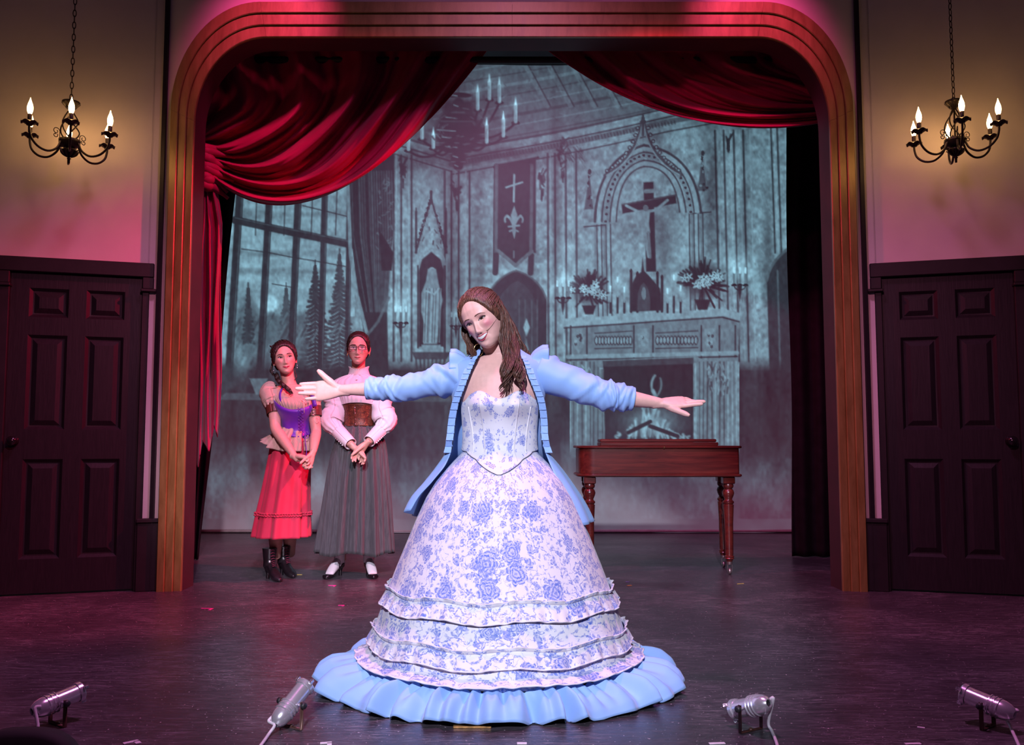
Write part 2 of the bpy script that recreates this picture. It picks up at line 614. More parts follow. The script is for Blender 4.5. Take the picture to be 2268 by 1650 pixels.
# ---- angled side walls with the doors
for side, nm in ((-1, 'left'), (1, 'right')):
    ang = radians(17.0)
    d = Vector((side * cos(ang), -sin(ang), 0))          # along the wall, away from the arch
    nrm = Vector((-side * sin(ang), -cos(ang), 0))       # towards the audience
    A0 = Vector((side * (XW + 0.025), PY + 0.06, 0))
    MW = Matrix(((d.x, -nrm.x, 0, A0.x), (d.y, -nrm.y, 0, A0.y), (0, 0, 1, 0), (0, 0, 0, 1)))  # local: x along, y behind, z up

    def lb(m, x0, x1, y0, y1, z0, z1, bev=0.0):
        m.box(((x0 + x1) / 2, (y0 + y1) / 2, (z0 + z1) / 2), (x1 - x0, y1 - y0, z1 - z0), None, bev)
        V = m.V[-1]
        m.V[-1] = V @ np.array(MW.to_3x3()).T + np.array(MW.translation)
        return m

    # door leaf spans x 0.135 .. 0.935 along the wall
    DX0, DX1, DZ = 0.088, 0.845, 1.965
    mw = MB()
    lb(mw, 0.0, DX0 - 0.02, 0.0, 0.12, 0.0, 4.6)
    lb(mw, DX1 + 0.03, 2.2, 0.0, 0.12, 0.0, 4.6)
    lb(mw, DX0 - 0.03, DX1 + 0.03, 0.0, 0.12, DZ + 0.02, 4.6)
    tag(mw.build('wall_' + nm, WALL, None, False), 'cream plaster wall above the %s black door' % nm, kind='structure')
    # black vertical gap strip between wall and arch wall
    k = 1 if side < 0 else 2
    tag(MB().box((side * (XW + 0.012), PY + 0.05, 2.3), (0.024, 0.05, 4.6)).build('trim_%d' % k, BLACKP, None, False), 'narrow black strip beside the %s pillar' % nm, kind='structure')
    # plinth
    pl = MB()
    lb(pl, -0.060, 0.078, -0.045, 0.0, 0.0, 0.42, 0.004)
    lb(pl, -0.064, 0.082, -0.058, 0.0, 0.42, 0.445, 0.004)
    lb(pl, -0.012, -0.006, -0.050, -0.04, 0.0, 0.42)
    tag(pl.build('baseboard_' + nm, BLACKP, None, False), 'black plinth at the foot of the %s wall' % nm, kind='structure')
    # casing
    cs = thing('door_frame', A0 + d * 0.53, 'black door casing with stepped head on the %s side wall' % nm, 'door frame', 'door casings')
    lb(MB(), DX0 - 0.036, DX0 + 0.004, -0.022, 0.08, 0.0, 1.90, 0.003).build('side_casing', BLACKP, cs, False)
    lb(MB(), DX1 - 0.004, DX1 + 0.055, -0.022, 0.08, 0.0, 1.90, 0.003).build('side_casing', BLACKP, cs, False)
    lb(MB(), DX0 - 0.062, DX1 + 0.085, -0.03, 0.08, DZ - 0.005, DZ + 0.085, 0.004).build('head_casing', BLACKP, cs, False)
    lb(MB(), DX0 - 0.062, DX0 + 0.004, -0.03, 0.05, 1.885, DZ - 0.006, 0.004).build('corner_block', BLACKP, cs, False)
    lb(MB(), DX1 - 0.004, DX1 + 0.085, -0.03, 0.05, 1.885, DZ - 0.006, 0.004).build('corner_block', BLACKP, cs, False)
    for xa, xb in ((DX0 - 0.080, DX0 + 0.012), (DX1 - 0.012, DX1 + 0.11)):
        lb(MB(), xa, xb, -0.048, 0.05, 1.865, 1.884, 0.004).build('corner_ledge', BLACKP, cs, False)
    # door leaf with six raised panels
    dr = thing('door_%d' % k, A0 + d * 0.53, 'black six-panel door on the %s' % nm, 'door')
    dr['kind'] = 'structure'
    fr = MB()
    w = DX1 - DX0
    xs = [(DX0 + 0.108, DX0 + w / 2 - 0.050), (DX0 + w / 2 + 0.050, DX1 - 0.108)]
    zs = [(0.215, 0.815), (0.995, 1.575), (1.685, 1.865)]
    YF, YB = 0.012, 0.05
    lb(fr, DX0 + 0.005, xs[0][0], YF, YB, 0.012, DZ - 0.008)
    lb(fr, xs[0][1], xs[1][0], YF, YB, 0.012, DZ - 0.008)
    lb(fr, xs[1][1], DX1 - 0.005, YF, YB, 0.012, DZ - 0.008)
    zz = [0.012] + [v for q in zs for v in q] + [DZ - 0.008]
    for xa, xb in xs:
        for q in range(0, len(zz), 2):
            lb(fr, xa, xb, YF, YB, zz[q], zz[q + 1])
    fr.build('leaf_frame', DOORP, dr, False)
    for xa, xb in xs:
        for za, zb in zs:
            # sunk moulding, then bevelled raised field
            loops = [(0.0, YF), (0.018, YF + 0.016), (0.026, YF + 0.017), (0.056, YF + 0.003), (0.062, YF + 0.003)]
            A = np.array([[(xa + o, y, za + o), (xb - o, y, za + o), (xb - o, y, zb - o), (xa + o, y, zb - o)] for o, y in loops])
            A = A @ np.array(MW.to_3x3()).T + np.array(MW.translation)
            m = MB()
            m.grid(A, cv=True)
            m.F.append((16, 17, 18, 19))
            m.build_sharp('panel', DOORP, dr, 15)
    kx = DX1 - 0.055
    kb = MB()
    c = MW @ Vector((kx, YF, 0.925))
    kb.lathe([(0.001, 0), (0.030, 0.0), (0.031, 0.006), (0.012, 0.010), (0.011, 0.03), (0.026, 0.038), (0.031, 0.052), (0.024, 0.066), (0.001, 0.070)], c, nrm, 18)
    kb.build('knob', M_plain('black_gloss_knob', (0.01, 0.009, 0.01), 0.12, 0.2), dr)


# =================================================================== PICTURE SCREEN (projected drawing of a gothic hall)
SY = 8.95
X0s, X1s, Y0s, Y1s = 430.0, 1790.0, 86.0, 1181.0      # extent of the canvas in frame pixels
SS = 0.5
CWn, CHn = int((X1s - X0s) * SS), int((Y1s - Y0s) * SS)
PXg, PYg = np.meshgrid(np.linspace(X0s, X1s, CWn), np.linspace(Y0s, Y1s, CHn))
IM = np.zeros((CHn, CWn))
rng = np.random.default_rng(5)


def vnoise(sx, sy, seed, oct=4):
    r = np.random.default_rng(seed)
    out = np.zeros((CHn, CWn))
    a, tot = 1.0, 0.0
    for o in range(oct):
        gx, gy = max(2, int((X1s - X0s) / sx)) + 2, max(2, int((Y1s - Y0s) / sy)) + 2
        g = r.random((gy, gx))
        u = np.linspace(0, gx - 1.001, CWn)
        v = np.linspace(0, gy - 1.001, CHn)
        iu, iv = u.astype(int), v.astype(int)
        fu, fv = u - iu, v - iv
        fu, fv = fu * fu * (3 - 2 * fu), fv * fv * (3 - 2 * fv)
        A = g[iv][:, iu] * (1 - fu) + g[iv][:, iu + 1] * fu
        B = g[iv + 1][:, iu] * (1 - fu) + g[iv + 1][:, iu + 1] * fu
        out += a * (A * (1 - fv[:, None]) + B * fv[:, None])
        tot += a
        a *= 0.55
        sx /= 2
        sy /= 2
    return out / tot


def bb(pts, pad):
    P = np.asarray(pts, float)
    x0, x1 = P[:, 0].min() - pad, P[:, 0].max() + pad
    y0, y1 = P[:, 1].min() - pad, P[:, 1].max() + pad
    i0 = int(max(0, (x0 - X0s) * SS))
    i1 = int(min(CWn, (x1 - X0s) * SS + 2))
    j0 = int(max(0, (y0 - Y0s) * SS))
    j1 = int(min(CHn, (y1 - Y0s) * SS + 2))
    return slice(j0, max(j0, j1)), slice(i0, max(i0, i1)), P


def segd(x, y, a, b):
    d = b - a
    L = d @ d + 1e-9
    t = np.clip(((x - a[0]) * d[0] + (y - a[1]) * d[1]) / L, 0, 1)
    return np.hypot(x - a[0] - t * d[0], y - a[1] - t * d[1])


def put(sl, al, val, alpha):
    IM[sl] = IM[sl] * (1 - al * alpha) + val * al * alpha


def line(pts, w, val, alpha=1.0, soft=1.3):
    sy, sx, P = bb(pts, w + 3)
    x, y = PXg[sy, sx], PYg[sy, sx]
    if x.size == 0:
        return
    d = np.full(x.shape, 1e9)
    for i in range(len(P) - 1):
        d = np.minimum(d, segd(x, y, P[i], P[i + 1]))
    put((sy, sx), np.clip((w / 2 + soft - d) / (2 * soft), 0, 1), val, alpha)


def poly(pts, val, alpha=1.0, soft=1.5):
    sy, sx, P = bb(pts, soft + 2)
    x, y = PXg[sy, sx], PYg[sy, sx]
    if x.size == 0:
        return
    ins = np.zeros(x.shape, bool)
    d = np.full(x.shape, 1e9)
    n = len(P)
    for i in range(n):
        a, b = P[i], P[(i + 1) % n]
        d = np.minimum(d, segd(x, y, a, b))
        c = ((a[1] > y) != (b[1] > y)) & (x < (b[0] - a[0]) * (y - a[1]) / (b[1] - a[1] + 1e-12) + a[0])
        ins ^= c
    sd = np.where(ins, d, -d)
    put((sy, sx), np.clip((sd + soft) / (2 * soft), 0, 1), val, alpha)


def oval(cx, cy, rx, ry, val, alpha=1.0, soft=0.12):
    sy, sx, _ = bb([(cx - rx, cy - ry), (cx + rx, cy + ry)], max(rx, ry) * soft + 3)
    x, y = PXg[sy, sx], PYg[sy, sx]
    if x.size == 0:
        return
    d = np.hypot((x - cx) / rx, (y - cy) / ry)
    put((sy, sx), np.clip((1 + soft - d) / (2 * soft), 0, 1), val, alpha)


def glow(cx, cy, rx, ry, amt):
    d = ((PXg - cx) / rx) ** 2 + ((PYg - cy) / ry) ** 2
    IM[:] = IM + amt * np.exp(-d)


def shade(cx, cy, rx, ry, f):
    d = ((PXg - cx) / rx) ** 2 + ((PYg - cy) / ry) ** 2
    IM[:] = IM * (1 - f * np.exp(-d))


def qb(p0, p1, p2, n=14):
    t = np.linspace(0, 1, n)[:, None]
    p0, p1, p2 = map(lambda p: np.array(p, float), (p0, p1, p2))
    return (1 - t) ** 2 * p0 + 2 * t * (1 - t) * p1 + t * t * p2


# --- walls: mottled plaster with pencil hatching
IM[:] = 0.54 + 0.26 * (vnoise(70, 70, 1) - 0.5)
IM += 0.34 * (vnoise(11, 11, 2, 2) - 0.5) * (0.4 + vnoise(40, 40, 3, 2))
for k in range(900):
    x, y = rng.uniform(870, 1745), rng.uniform(300, 790)
    a_ = rng.uniform(-2.3, -0.6)
    L_ = rng.uniform(5, 16)
    line([(x, y), (x + cos(a_) * L_, y + sin(a_) * L_)], 1.6, rng.choice([0.30, 0.36, 0.70]), 0.38, 1.2)
# ceiling
poly([(860, 120), (1800, 120), (1800, 250), (1470, 238), (1285, 283), (1000, 335), (860, 300)], 0.36)
for k in range(9):
    o = k * 23
    line([(960, 150 + o * 1.0), (1480, 52 + o * 1.0)], 3 if k % 3 else 7, 0.54 if k % 2 else 0.20, 0.7)
for k in range(6):
    x = 1150 + 52 * k
    line([(x, 120), (x + 62, 235)], 9, 0.50, 0.55)
    line([(x + 8, 120), (x + 70, 235)], 2.5, 0.14, 0.8)
for k in range(60):
    x, y = rng.uniform(980, 1480), rng.uniform(145, 260)
    line([(x, y), (x + rng.uniform(-14, 14), y + rng.uniform(-8, 8))], 2, rng.choice([0.2, 0.55]), 0.5)
# cornice bands, right wall
for dy, w, v in ((0, 5, 0.16), (9, 7, 0.55), (20, 4, 0.14), (30, 12, 0.30), (44, 4, 0.58), (52, 3, 0.12)):
    line([(1000, 335 + dy), (1280, 283 + dy), (1480, 240 + dy), (1800, 180 + dy)], w, v, 0.85)
for k in range(70):
    x = 1010 + k * 7
    y = 333 - (x - 1000) * 0.186 + 30
    line([(x, y - 3), (x + 2, y + 4)], 2.2, 0.12, 0.7)
# cornice, left wall
for dy, w, v in ((0, 5, 0.16), (10, 6, 0.5), (20, 4, 0.13), (34, 3, 0.5), (42, 3, 0.12)):
    line([(1000, 338 + dy), (860, 296 + dy)], w, v, 0.8)


def pilaster(xs, y0, y1, lean=0.0):
    for i, x in enumerate(xs):
        w = 3.0 if i % 2 else 4.5
        v = 0.14 if i % 2 == 0 else 0.62
        line([(x, y0), (x + lean * (y1 - y0) / 400, y1)], w, v, 0.85)


pilaster([872, 878, 889, 906, 912], 345, 800)
pilaster([985, 990, 1000, 1008, 1016, 1032, 1040], 380, 800)
pilaster([1213, 1219, 1229, 1247, 1253, 1268, 1276], 340, 800, 2)
pilaster([1583, 1589, 1602, 1616, 1624, 1637, 1645, 1660], 290, 800, 10)
pilaster([1706, 1713, 1720, 1738], 250, 560, 14)
# hanging carved drops
for cx, y, h, w in ((1012, 375, 75, 26), (1247, 300, 90, 22), (893, 350, 50, 12), (1613, 285, 40, 16), (1200, 372, 60, 12)):
    for k in range(16):
        t = rng.random()
        line([(cx + rng.uniform(-w, w) * (1 - t), y + h * t), (cx + rng.uniform(-w, w) * (1 - t) * .8, y + h * t + rng.uniform(6, 20))], rng.uniform(2.5, 6), 0.13, 0.8)
for k in range(26):
    x, y = 1270 + rng.uniform(-30, 20), 320 + rng.uniform(0, 30)
    line([(x, y), (x + 6, y + 9)], 2, 0.15, 0.6)

# --- window with trees
poly([(505, 395), (783, 395), (772, 880), (480, 880)], 0.60)
IMs = vnoise(120, 22, 7, 3)
m_ = (PXg > 500) & (PXg < 785) & (PYg > 395) & (PYg < 700)
IM[m_] = (0.60 + 0.34 * (IMs - 0.5))[m_]
for cy in (470, 560, 600):
    for k in range(12):
        x = 520 + k * 22 + rng.uniform(-9, 9)
        oval(x, cy + rng.uniform(-6, 6), rng.uniform(12, 26), rng.uniform(3, 7), 0.40, 0.5, 0.8)
oval(594, 672, 22, 18, 0.86, 0.9, 0.2)


def fir(cx, top, base, w, v):
    n = int((base - top) / 9)
    for k in range(n):
        t = (k + 0.6) / n
        y = top + (base - top) * t
        ww = w * t ** 0.85
        for s in (-1, 1):
            for q in range(3):
                r = ww * rng.uniform(0.55, 1.05)
                line([(cx, y - 6), (cx + s * r * .6, y + 1), (cx + s * r, y + rng.uniform(-2, 5))], 5.5, v, 0.85)
    line([(cx, top - 14), (cx, base)], 3, v)


fir(698, 590, 860, 46, 0.16)
fir(752, 565, 860, 44, 0.20)
fir(633, 640, 860, 34, 0.25)
poly([(525, 690), (540, 668), (549, 632), (557, 668), (575, 700), (600, 692), (640, 700), (680, 690), (680, 880), (505, 880)], 0.26, 0.8, 6)
fir(549, 640, 760, 14, 0.18)
for k in range(130):
    x, y = rng.uniform(505, 780), rng.uniform(690, 880)
    L = rng.uniform(14, 40)
    line([(x, y), (x - L * .5, y + L)], rng.uniform(2, 5), rng.choice([0.14, 0.2, 0.42, 0.5]), 0.5, 2.0)
dark = 0.13
for (xa, xb, w) in ((533, 503, 17), (598, 572, 16), (662, 640, 16), (720, 708, 14), (774, 768, 12)):
    line([(xa, 395), (xb, 885)], w, dark, 0.96)
    line([(xa + w * .3, 395), (xb + w * .3, 885)], 2, 0.36, 0.6)
line([(520, 487), (600, 504), (690, 523), (780, 542)], 17, dark, 0.96)
line([(520, 482), (780, 536)], 2, 0.34, 0.6)
for x in (569, 632, 693, 747):
    line([(x, 400), (x - 4, 520)], 2.2, 0.12)
line([(535, 551), (590, 558), (650, 570), (710, 580), (765, 590)], 2.2, 0.13)
line([(602, 628), (648, 636)], 2, 0.13)
line([(670, 455), (780, 482)], 2.2, 0.13)
# --- drape
poly([(772, 395), (872, 330), (874, 500), (866, 560), (862, 620), (858, 690), (862, 900), (800, 900), (806, 740), (790, 640), (778, 520)], 0.12)
for k in range(17):
    x = 778 + k * 5.6
    line([(x, 380), (x + 4, 520), (812 + k * 2.8, 690)], rng.uniform(1.5, 4), rng.choice([0.08, 0.26, 0.34]), 0.6)
line([(770, 400), (776, 560), (790, 650), (812, 736)], 8, 0.50, 0.9)
line([(776, 400), (783, 560), (797, 650), (818, 736)], 2, 0.12, 0.9)
line([(862, 660), (838, 712), (812, 744)], 6, 0.30, 0.9)
for k in range(40):
    x, y = rng.uniform(838, 868), rng.uniform(400, 560)
    line([(x, y), (x + rng.uniform(-6, 6), y + rng.uniform(-6, 6))], 2.5, 0.42, 0.6)
poly([(838, 505), (872, 560), (868, 600), (846, 600)], 0.10)

# --- niche with statue
line([(926, 580), (926, 770)], 4, 0.16)
line([(985, 580), (985, 770)], 4, 0.16)
for s in (-1, 1):
    line(qb((955 + s * 30, 585), (955 + s * 28, 560), (955, 545)), 6, 0.58)
    line([(955 + s * 34, 560), (955, 440)], 4, 0.15)
    line([(955 + s * 27, 560), (955, 455)], 2.5, 0.5)
    line([(955 + s * 33, 470), (955 + s * 33, 560)], 5, 0.16)
    line([(955 + s * 33, 462), (955 + s * 33, 478)], 3, 0.16)
    for k in range(12):
        t = rng.random()
        oval(955 + s * 33 * t, 440 + 110 * t, 4, 4, 0.14, 0.9)
poly([(928, 600), (935, 575), (955, 558), (976, 575), (983, 600), (983, 768), (928, 768)], 0.12)
line([(955, 425), (955, 450)], 6, 0.16)
for k in range(26):
    x, y = 955 + rng.uniform(-24, 24), rng.uniform(480, 548)
    if abs(x - 955) < (y - 440) * .28:
        line([(x, y), (x + rng.uniform(-5, 5), y + 7)], 2.4, rng.choice([0.12, 0.45]), 0.8)
oval(957, 602, 8, 10, 0.62)
poly([(948, 596), (966, 596), (972, 630), (981, 665), (975, 690), (970, 740), (968, 762), (938, 762), (941, 720), (933, 690), (934, 650), (944, 622)], 0.50)
for k in range(14):
    x = 938 + k * 2.7
    line([(x + 4, 640), (x, 758)], 1.8, rng.choice([0.22, 0.68]), 0.7)
line([(945, 645), (962, 652), (972, 640)], 4, 0.66)
poly([(934, 764), (976, 764), (978, 784), (932, 784)], 0.52)
poly([(912, 780), (998, 780), (990, 796), (920, 796)], 0.20)
for k in range(8):
    line([(922 + k * 9, 796), (924 + k * 8, 812 + rng.uniform(0, 18))], 4, 0.16, 0.8)


def sconce(cx, cy, s=1.0):
    glow(cx, cy - 32 * s, 26 * s, 34 * s, 0.30)
    for dx in (-12, 0, 12):
        line([(cx + dx * s, cy), (cx + dx * s, cy - 24 * s - (6 * s if dx == 0 else 0))], 5 * s, 0.40)
        line([(cx + dx * s, cy - 26 * s), (cx + dx * s, cy - 36 * s)], 3.5 * s, 0.95)
        oval(cx + dx * s, cy, 6 * s, 3 * s, 0.10)
        line(qb((cx + dx * s, cy), (cx + dx * .9 * s, cy + 10 * s), (cx, cy + 10 * s)), 2.6 * s, 0.10)
    poly([(cx - 5 * s, cy), (cx + 5 * s, cy), (cx + 3 * s, cy + 18 * s), (cx, cy + 34 * s), (cx - 3 * s, cy + 18 * s)], 0.12)


sconce(888, 716)
sconce(1010, 722, .8)

# --- banner
poly([(1101, 364), (1187, 350), (1187, 560), (1176, 558), (1143, 585), (1104, 562), (1099, 580)], 0.13)
line([(1094, 370), (1192, 348)], 5, 0.14)
for x in (1099, 1177):
    line([(x, 366), (x - 2, 592)], 9, 0.30)
    line([(x - 4, 366), (x - 6, 592)], 2, 0.10)
    line([(x, 566), (x - 2, 604)], 13, 0.14)
line([(1104, 556), (1142, 588), (1178, 556)], 8, 0.34)
line([(1139, 387), (1138, 446)], 4.5, 0.60)
line([(1121, 415), (1157, 403)], 4, 0.60)
fl = 0.52
poly([(1139, 456), (1146, 476), (1141, 498), (1143, 512), (1139, 528), (1134, 512), (1136, 498), (1131, 476)], fl)
for s in (-1, 1):
    line(qb((1138, 502), (1138 + s * 6, 482), (1138 + s * 15, 478)), 6, fl)
    line(qb((1138 + s * 15, 478), (1138 + s * 22, 482), (1138 + s * 19, 491)), 4.5, fl)
    line([(1138, 508), (1138 + s * 9, 512)], 4, fl)
line([(1126, 502), (1150, 499)], 4, fl)
line([(1138, 556), (1138, 570)], 3, 0.4)
# --- doorway behind the leading actress
P = np.vstack([qb((1078, 790), (1078, 640), (1080, 655), 4), qb((1080, 655), (1098, 612), (1143, 598)), qb((1143, 598), (1196, 614), (1211, 660)), [(1211, 800), (1078, 800)]])
poly(P, 0.13)
P = np.vstack([qb((1096, 690), (1110, 636), (1146, 622)), qb((1146, 622), (1180, 636), (1192, 690)), [(1192, 800), (1096, 800)]])
poly(P, 0.18)
for x in (1150, 1163, 1178, 1190):
    line([(x, 665), (x, 800)], 3, 0.3, 0.7)
poly([(1166, 705), (1174, 725), (1166, 745), (1159, 725)], 0.62)
poly([(1166, 750), (1174, 790), (1159, 790)], 0.5)
line(qb((1080, 655), (1098, 614), (1143, 599)), 4, 0.32, 0.8)
line(qb((1143, 599), (1194, 614), (1210, 660)), 4, 0.32, 0.8)

# --- great arch with crucifix
for s, xa in ((-1, 1318), (1, 1552)):
    for k, w in enumerate((0, 10, 20, 30)):
        x = xa - s * w
        line([(x, 485 - s * 12), (x + 4, 720)], 5, 0.60 if k % 2 else 0.42, 0.9)
        line([(x + 4, 485 - s * 12), (x + 8, 720)], 2.6, 0.12, 0.9)
    line([(xa - 24, 482 - s * 14), (xa + 22, 478 - s * 14)], 6, 0.55)
    line([(xa - 24, 488 - s * 14), (xa + 22, 484 - s * 14)], 2.5, 0.12)
    px = xa - 12 if s < 0 else xa + 4
    py = 378 if s < 0 else 338
    poly([(px, py), (px + 12, py + 84), (px - 12, py + 86)], 0.26)
    line([(px, py), (px + 10, py + 84)], 2, 0.6)
    for k in range(14):
        t = rng.random()
        oval(px + rng.uniform(-11, 11) * t, py + 84 * t, 2.8, 3, rng.choice([0.12, 0.5]), 0.9)
    oval(px, py + 2, 4, 6, 0.16)
apx = (1426, 322)
for o, w, v in ((0, 6, 0.16), (7, 7, 0.60), (15, 3, 0.12), (23, 10, 0.46), (33, 3, 0.12), (40, 7, 0.58), (47, 3, 0.14)):
    line(qb((1318 + o, 490), (1322 + o, 352 + o * .6), (1426, 322 + o)), w, v, 0.95)
    line(qb((1426, 322 + o), (1540 - o, 340 + o * .6), (1552 - o, 470)), w, v, 0.95)
for t in np.linspace(0, 1, 16):
    for (a, b, c) in (((1342, 490), (1346, 366), (1426, 344)), ((1426, 344), (1518, 356), (1530, 470))):
        q = (1 - t) ** 2 * np.array(a) + 2 * t * (1 - t) * np.array(b) + t * t * np.array(c)
        oval(q[0], q[1], 3, 3, 0.10, 0.9)
for s in (-1, 1):
    line(qb((1424 + s * 84, 388), (1424 + s * 14, 352), (1424, 262)), 7, 0.22)
    line(qb((1424 + s * 80, 388), (1424 + s * 10, 352), (1424, 266)), 3, 0.60)
    for t in np.linspace(0.08, 0.85, 9):
        q = (1 - t) ** 2 * np.array((1424 + s * 84, 388)) + 2 * t * (1 - t) * np.array((1424 + s * 14, 352)) + t * t * np.array((1424, 262))
        oval(q[0] + s * 6, q[1] - 4, 5, 5, 0.16, 0.9)
        oval(q[0] + s * 6, q[1] - 4, 2.5, 2.5, 0.55, 0.9)
line([(1424, 254), (1424, 300)], 5, 0.2)
oval(1424, 270, 7, 5, 0.2)
shade(1466, 520, 20, 100, 0.45)
shade(1576, 420, 16, 130, 0.5)
shade(1448, 300, 26, 46, 0.35)
shade(1232, 450, 12, 260, 0.35)
shade(1000, 560, 26, 320, 0.45)
shade(1120, 345, 150, 22, 0.4)
shade(930, 360, 70, 24, 0.4)
shade(1600, 265, 120, 24, 0.35)
shade(1650, 560, 14, 240, 0.3)
shade(1060, 560, 18, 200, 0.3)
poly([(1425, 404), (1447, 403), (1453, 602), (1431, 602)], 0.09)
poly([(1377, 452), (1496, 431), (1498, 451), (1379, 473)], 0.09)
line([(1378, 454), (1495, 433)], 2, 0.24)
line([(1430, 424), (1446, 423)], 9, 0.42)
line([(1387, 455), (1412, 468), (1428, 470), (1452, 466), (1478, 444)], 6, 0.50)
poly([(1421, 466), (1440, 465), (1437, 495), (1440, 515), (1423, 517), (1424, 495)], 0.50)
line([(1428, 515), (1433, 545), (1437, 568)], 8, 0.46)
line([(1436, 515), (1438, 545), (1440, 570)], 6, 0.36)
oval(1430, 461, 6, 7, 0.34)
# --- right doorway
shade(1700, 560, 12, 150, 0.4)
P = np.vstack([qb((1698, 620), (1706, 570), (1760, 540)), [(1800, 530), (1800, 830), (1704, 830)]])
poly(P, 0.15)
line(qb((1698, 622), (1706, 572), (1760, 542)), 6, 0.30)
line([(1722, 600), (1728, 820)], 4, 0.28)
# --- mantel shelf, frieze, pillars, hearth
poly([(1262, 720), (1625, 690), (1640, 700), (1632, 800), (1270, 800)], 0.40)
poly([(1244, 706), (1600, 684), (1640, 694), (1638, 710), (1600, 700), (1250, 724)], 0.56)
line([(1250, 726), (1600, 703), (1636, 713)], 3, 0.12)
for x0, x1 in ((1318, 1400), (1452, 1545)):
    line([(x0, 738), (x1, 733)], 2.5, 0.16)
    line([(x0, 772), (x1, 770)], 2.5, 0.16)
    for k in range(12):
        x = x0 + (x1 - x0) * (k + .5) / 12
        oval(x, 754, 5, 11, 0.18, 0.9)
        oval(x, 754, 2.6, 7, 0.55, 0.9)
for x in (1264, 1300, 1404, 1446, 1553, 1593, 1628):
    line([(x, 722), (x, 800)], 3.5, 0.14)
for x in (1282, 1425, 1573):
    poly([(x - 14, 728), (x + 14, 727), (x + 10, 770), (x, 782), (x - 10, 770)], 0.46)
    for k in range(8):
        oval(x + rng.uniform(-9, 9), 750 + rng.uniform(-16, 20), 3, 4, rng.choice([0.15, 0.55]), 0.8)
line([(1258, 790), (1632, 782)], 9, 0.52)
line([(1258, 797), (1632, 790)], 3, 0.12)
poly([(1258, 800), (1335, 798), (1340, 1000), (1262, 1010)], 0.40)
poly([(1536, 795), (1632, 792), (1634, 1010), (1540, 990)], 0.42)
for x in list(range(1262, 1336, 9)) + list(range(1540, 1632, 9)):
    line([(x, 802), (x + rng.uniform(-2, 2), 1000)], rng.uniform(2, 4), rng.choice([0.14, 0.62, 0.2]), 0.7)
for cx in (1285, 1590):
    for k in range(40):
        x, y = cx + rng.uniform(-22, 22), 830 + rng.uniform(-28, 40)
        line([(x, y), (x + rng.uniform(-6, 6), y + rng.uniform(4, 14))], 3, rng.choice([0.14, 0.5, 0.62]), 0.7)
line([(1330, 806), (1540, 796)], 16, 0.40)
line([(1330, 816), (1540, 806)], 3, 0.55)
poly([(1336, 800), (1535, 793), (1536, 985), (1340, 990)], 0.10)
poly([(1336, 800), (1535, 793), (1535, 806), (1338, 812)], 0.18)
glow(1445, 935, 62, 34, 0.34)
for k in range(46):
    x = 1445 + rng.normal(0, 34)
    h = max(10, 92 - abs(x - 1440) * 1.6) * rng.uniform(0.3, 1.0)
    y = 968 + rng.uniform(-6, 4)
    b = rng.uniform(-10, 10)
    line(qb((x, y), (x + b, y - h * .5), (x - b * .5, y - h)), rng.uniform(2, 6), rng.uniform(0.5, 0.9), 0.65, 2.2)
line(qb((1440, 930), (1462, 890), (1446, 866)), 8, 0.62, 0.9, 2)
line(qb((1446, 866), (1438, 850), (1450, 832)), 5, 0.55, 0.9, 2)
line(qb((1452, 880), (1470, 860), (1462, 838)), 3.5, 0.45, 0.9, 2)
line([(1392, 958), (1440, 934)], 9, 0.12)
line([(1440, 944), (1500, 966)], 9, 0.12)
# tabernacle
poly([(1396, 690), (1398, 632), (1408, 612), (1420, 602), (1423, 572), (1427, 600), (1440, 614), (1462, 640), (1466, 688)], 0.10)
for x, y in ((1398, 600), (1412, 606), (1456, 606), (1466, 614)):
    line([(x, y), (x, 690)], 6, 0.11)
    oval(x, y, 3, 5, 0.11)
poly(np.vstack([qb((1412, 688), (1410, 636), (1426, 626)), qb((1426, 626), (1442, 640), (1440, 688))]), 0.20)
oval(1426, 650, 5, 14, 0.42)
# flower vases
for cx, cy, s in ((1305, 640, 1.0), (1556, 622, 1.15)):
    oval(cx, cy, 36 * s, 34 * s, 0.16, 0.85, 0.3)
    for k in range(90):
        a = rng.uniform(-pi, 0.35) if rng.random() < .85 else rng.uniform(0, pi)
        r = rng.uniform(14, 52) * s
        line([(cx, cy + 8), (cx + cos(a) * r, cy + 8 + sin(a) * r)], rng.uniform(3, 5), 0.09, 0.9)
    for k in range(18):
        a, r = rng.uniform(-pi, 0.3), rng.uniform(4, 40) * s
        x, y = cx + cos(a) * r, cy + 10 + sin(a) * r * .8
        for q in range(5):
            aa = q * 1.256 + k
            line([(x, y), (x + cos(aa) * 7 * s, y + sin(aa) * 7 * s)], 3, 0.72, 0.85)
        oval(x, y, 1.8, 1.8, 0.2)
    poly([(cx - 16 * s, cy + 36 * s), (cx + 16 * s, cy + 36 * s), (cx + 9 * s, cy + 56 * s), (cx - 9 * s, cy + 56 * s)], 0.11)
for cx, h in ((1352, 46), (1368, 66), (1383, 44), (1478, 40), (1492, 70), (1507, 46)):
    line([(cx, 692), (cx, 692 - h * .55)], 5, 0.12)
    line([(cx, 692 - h * .55), (cx, 692 - h)], 4.5, 0.52)
    line([(cx, 690 - h), (cx, 680 - h)], 3, 0.92)
    glow(cx, 686 - h, 8, 14, 0.16)
sconce(1247, 660, 1.05)
sconce(1638, 632, 1.05)

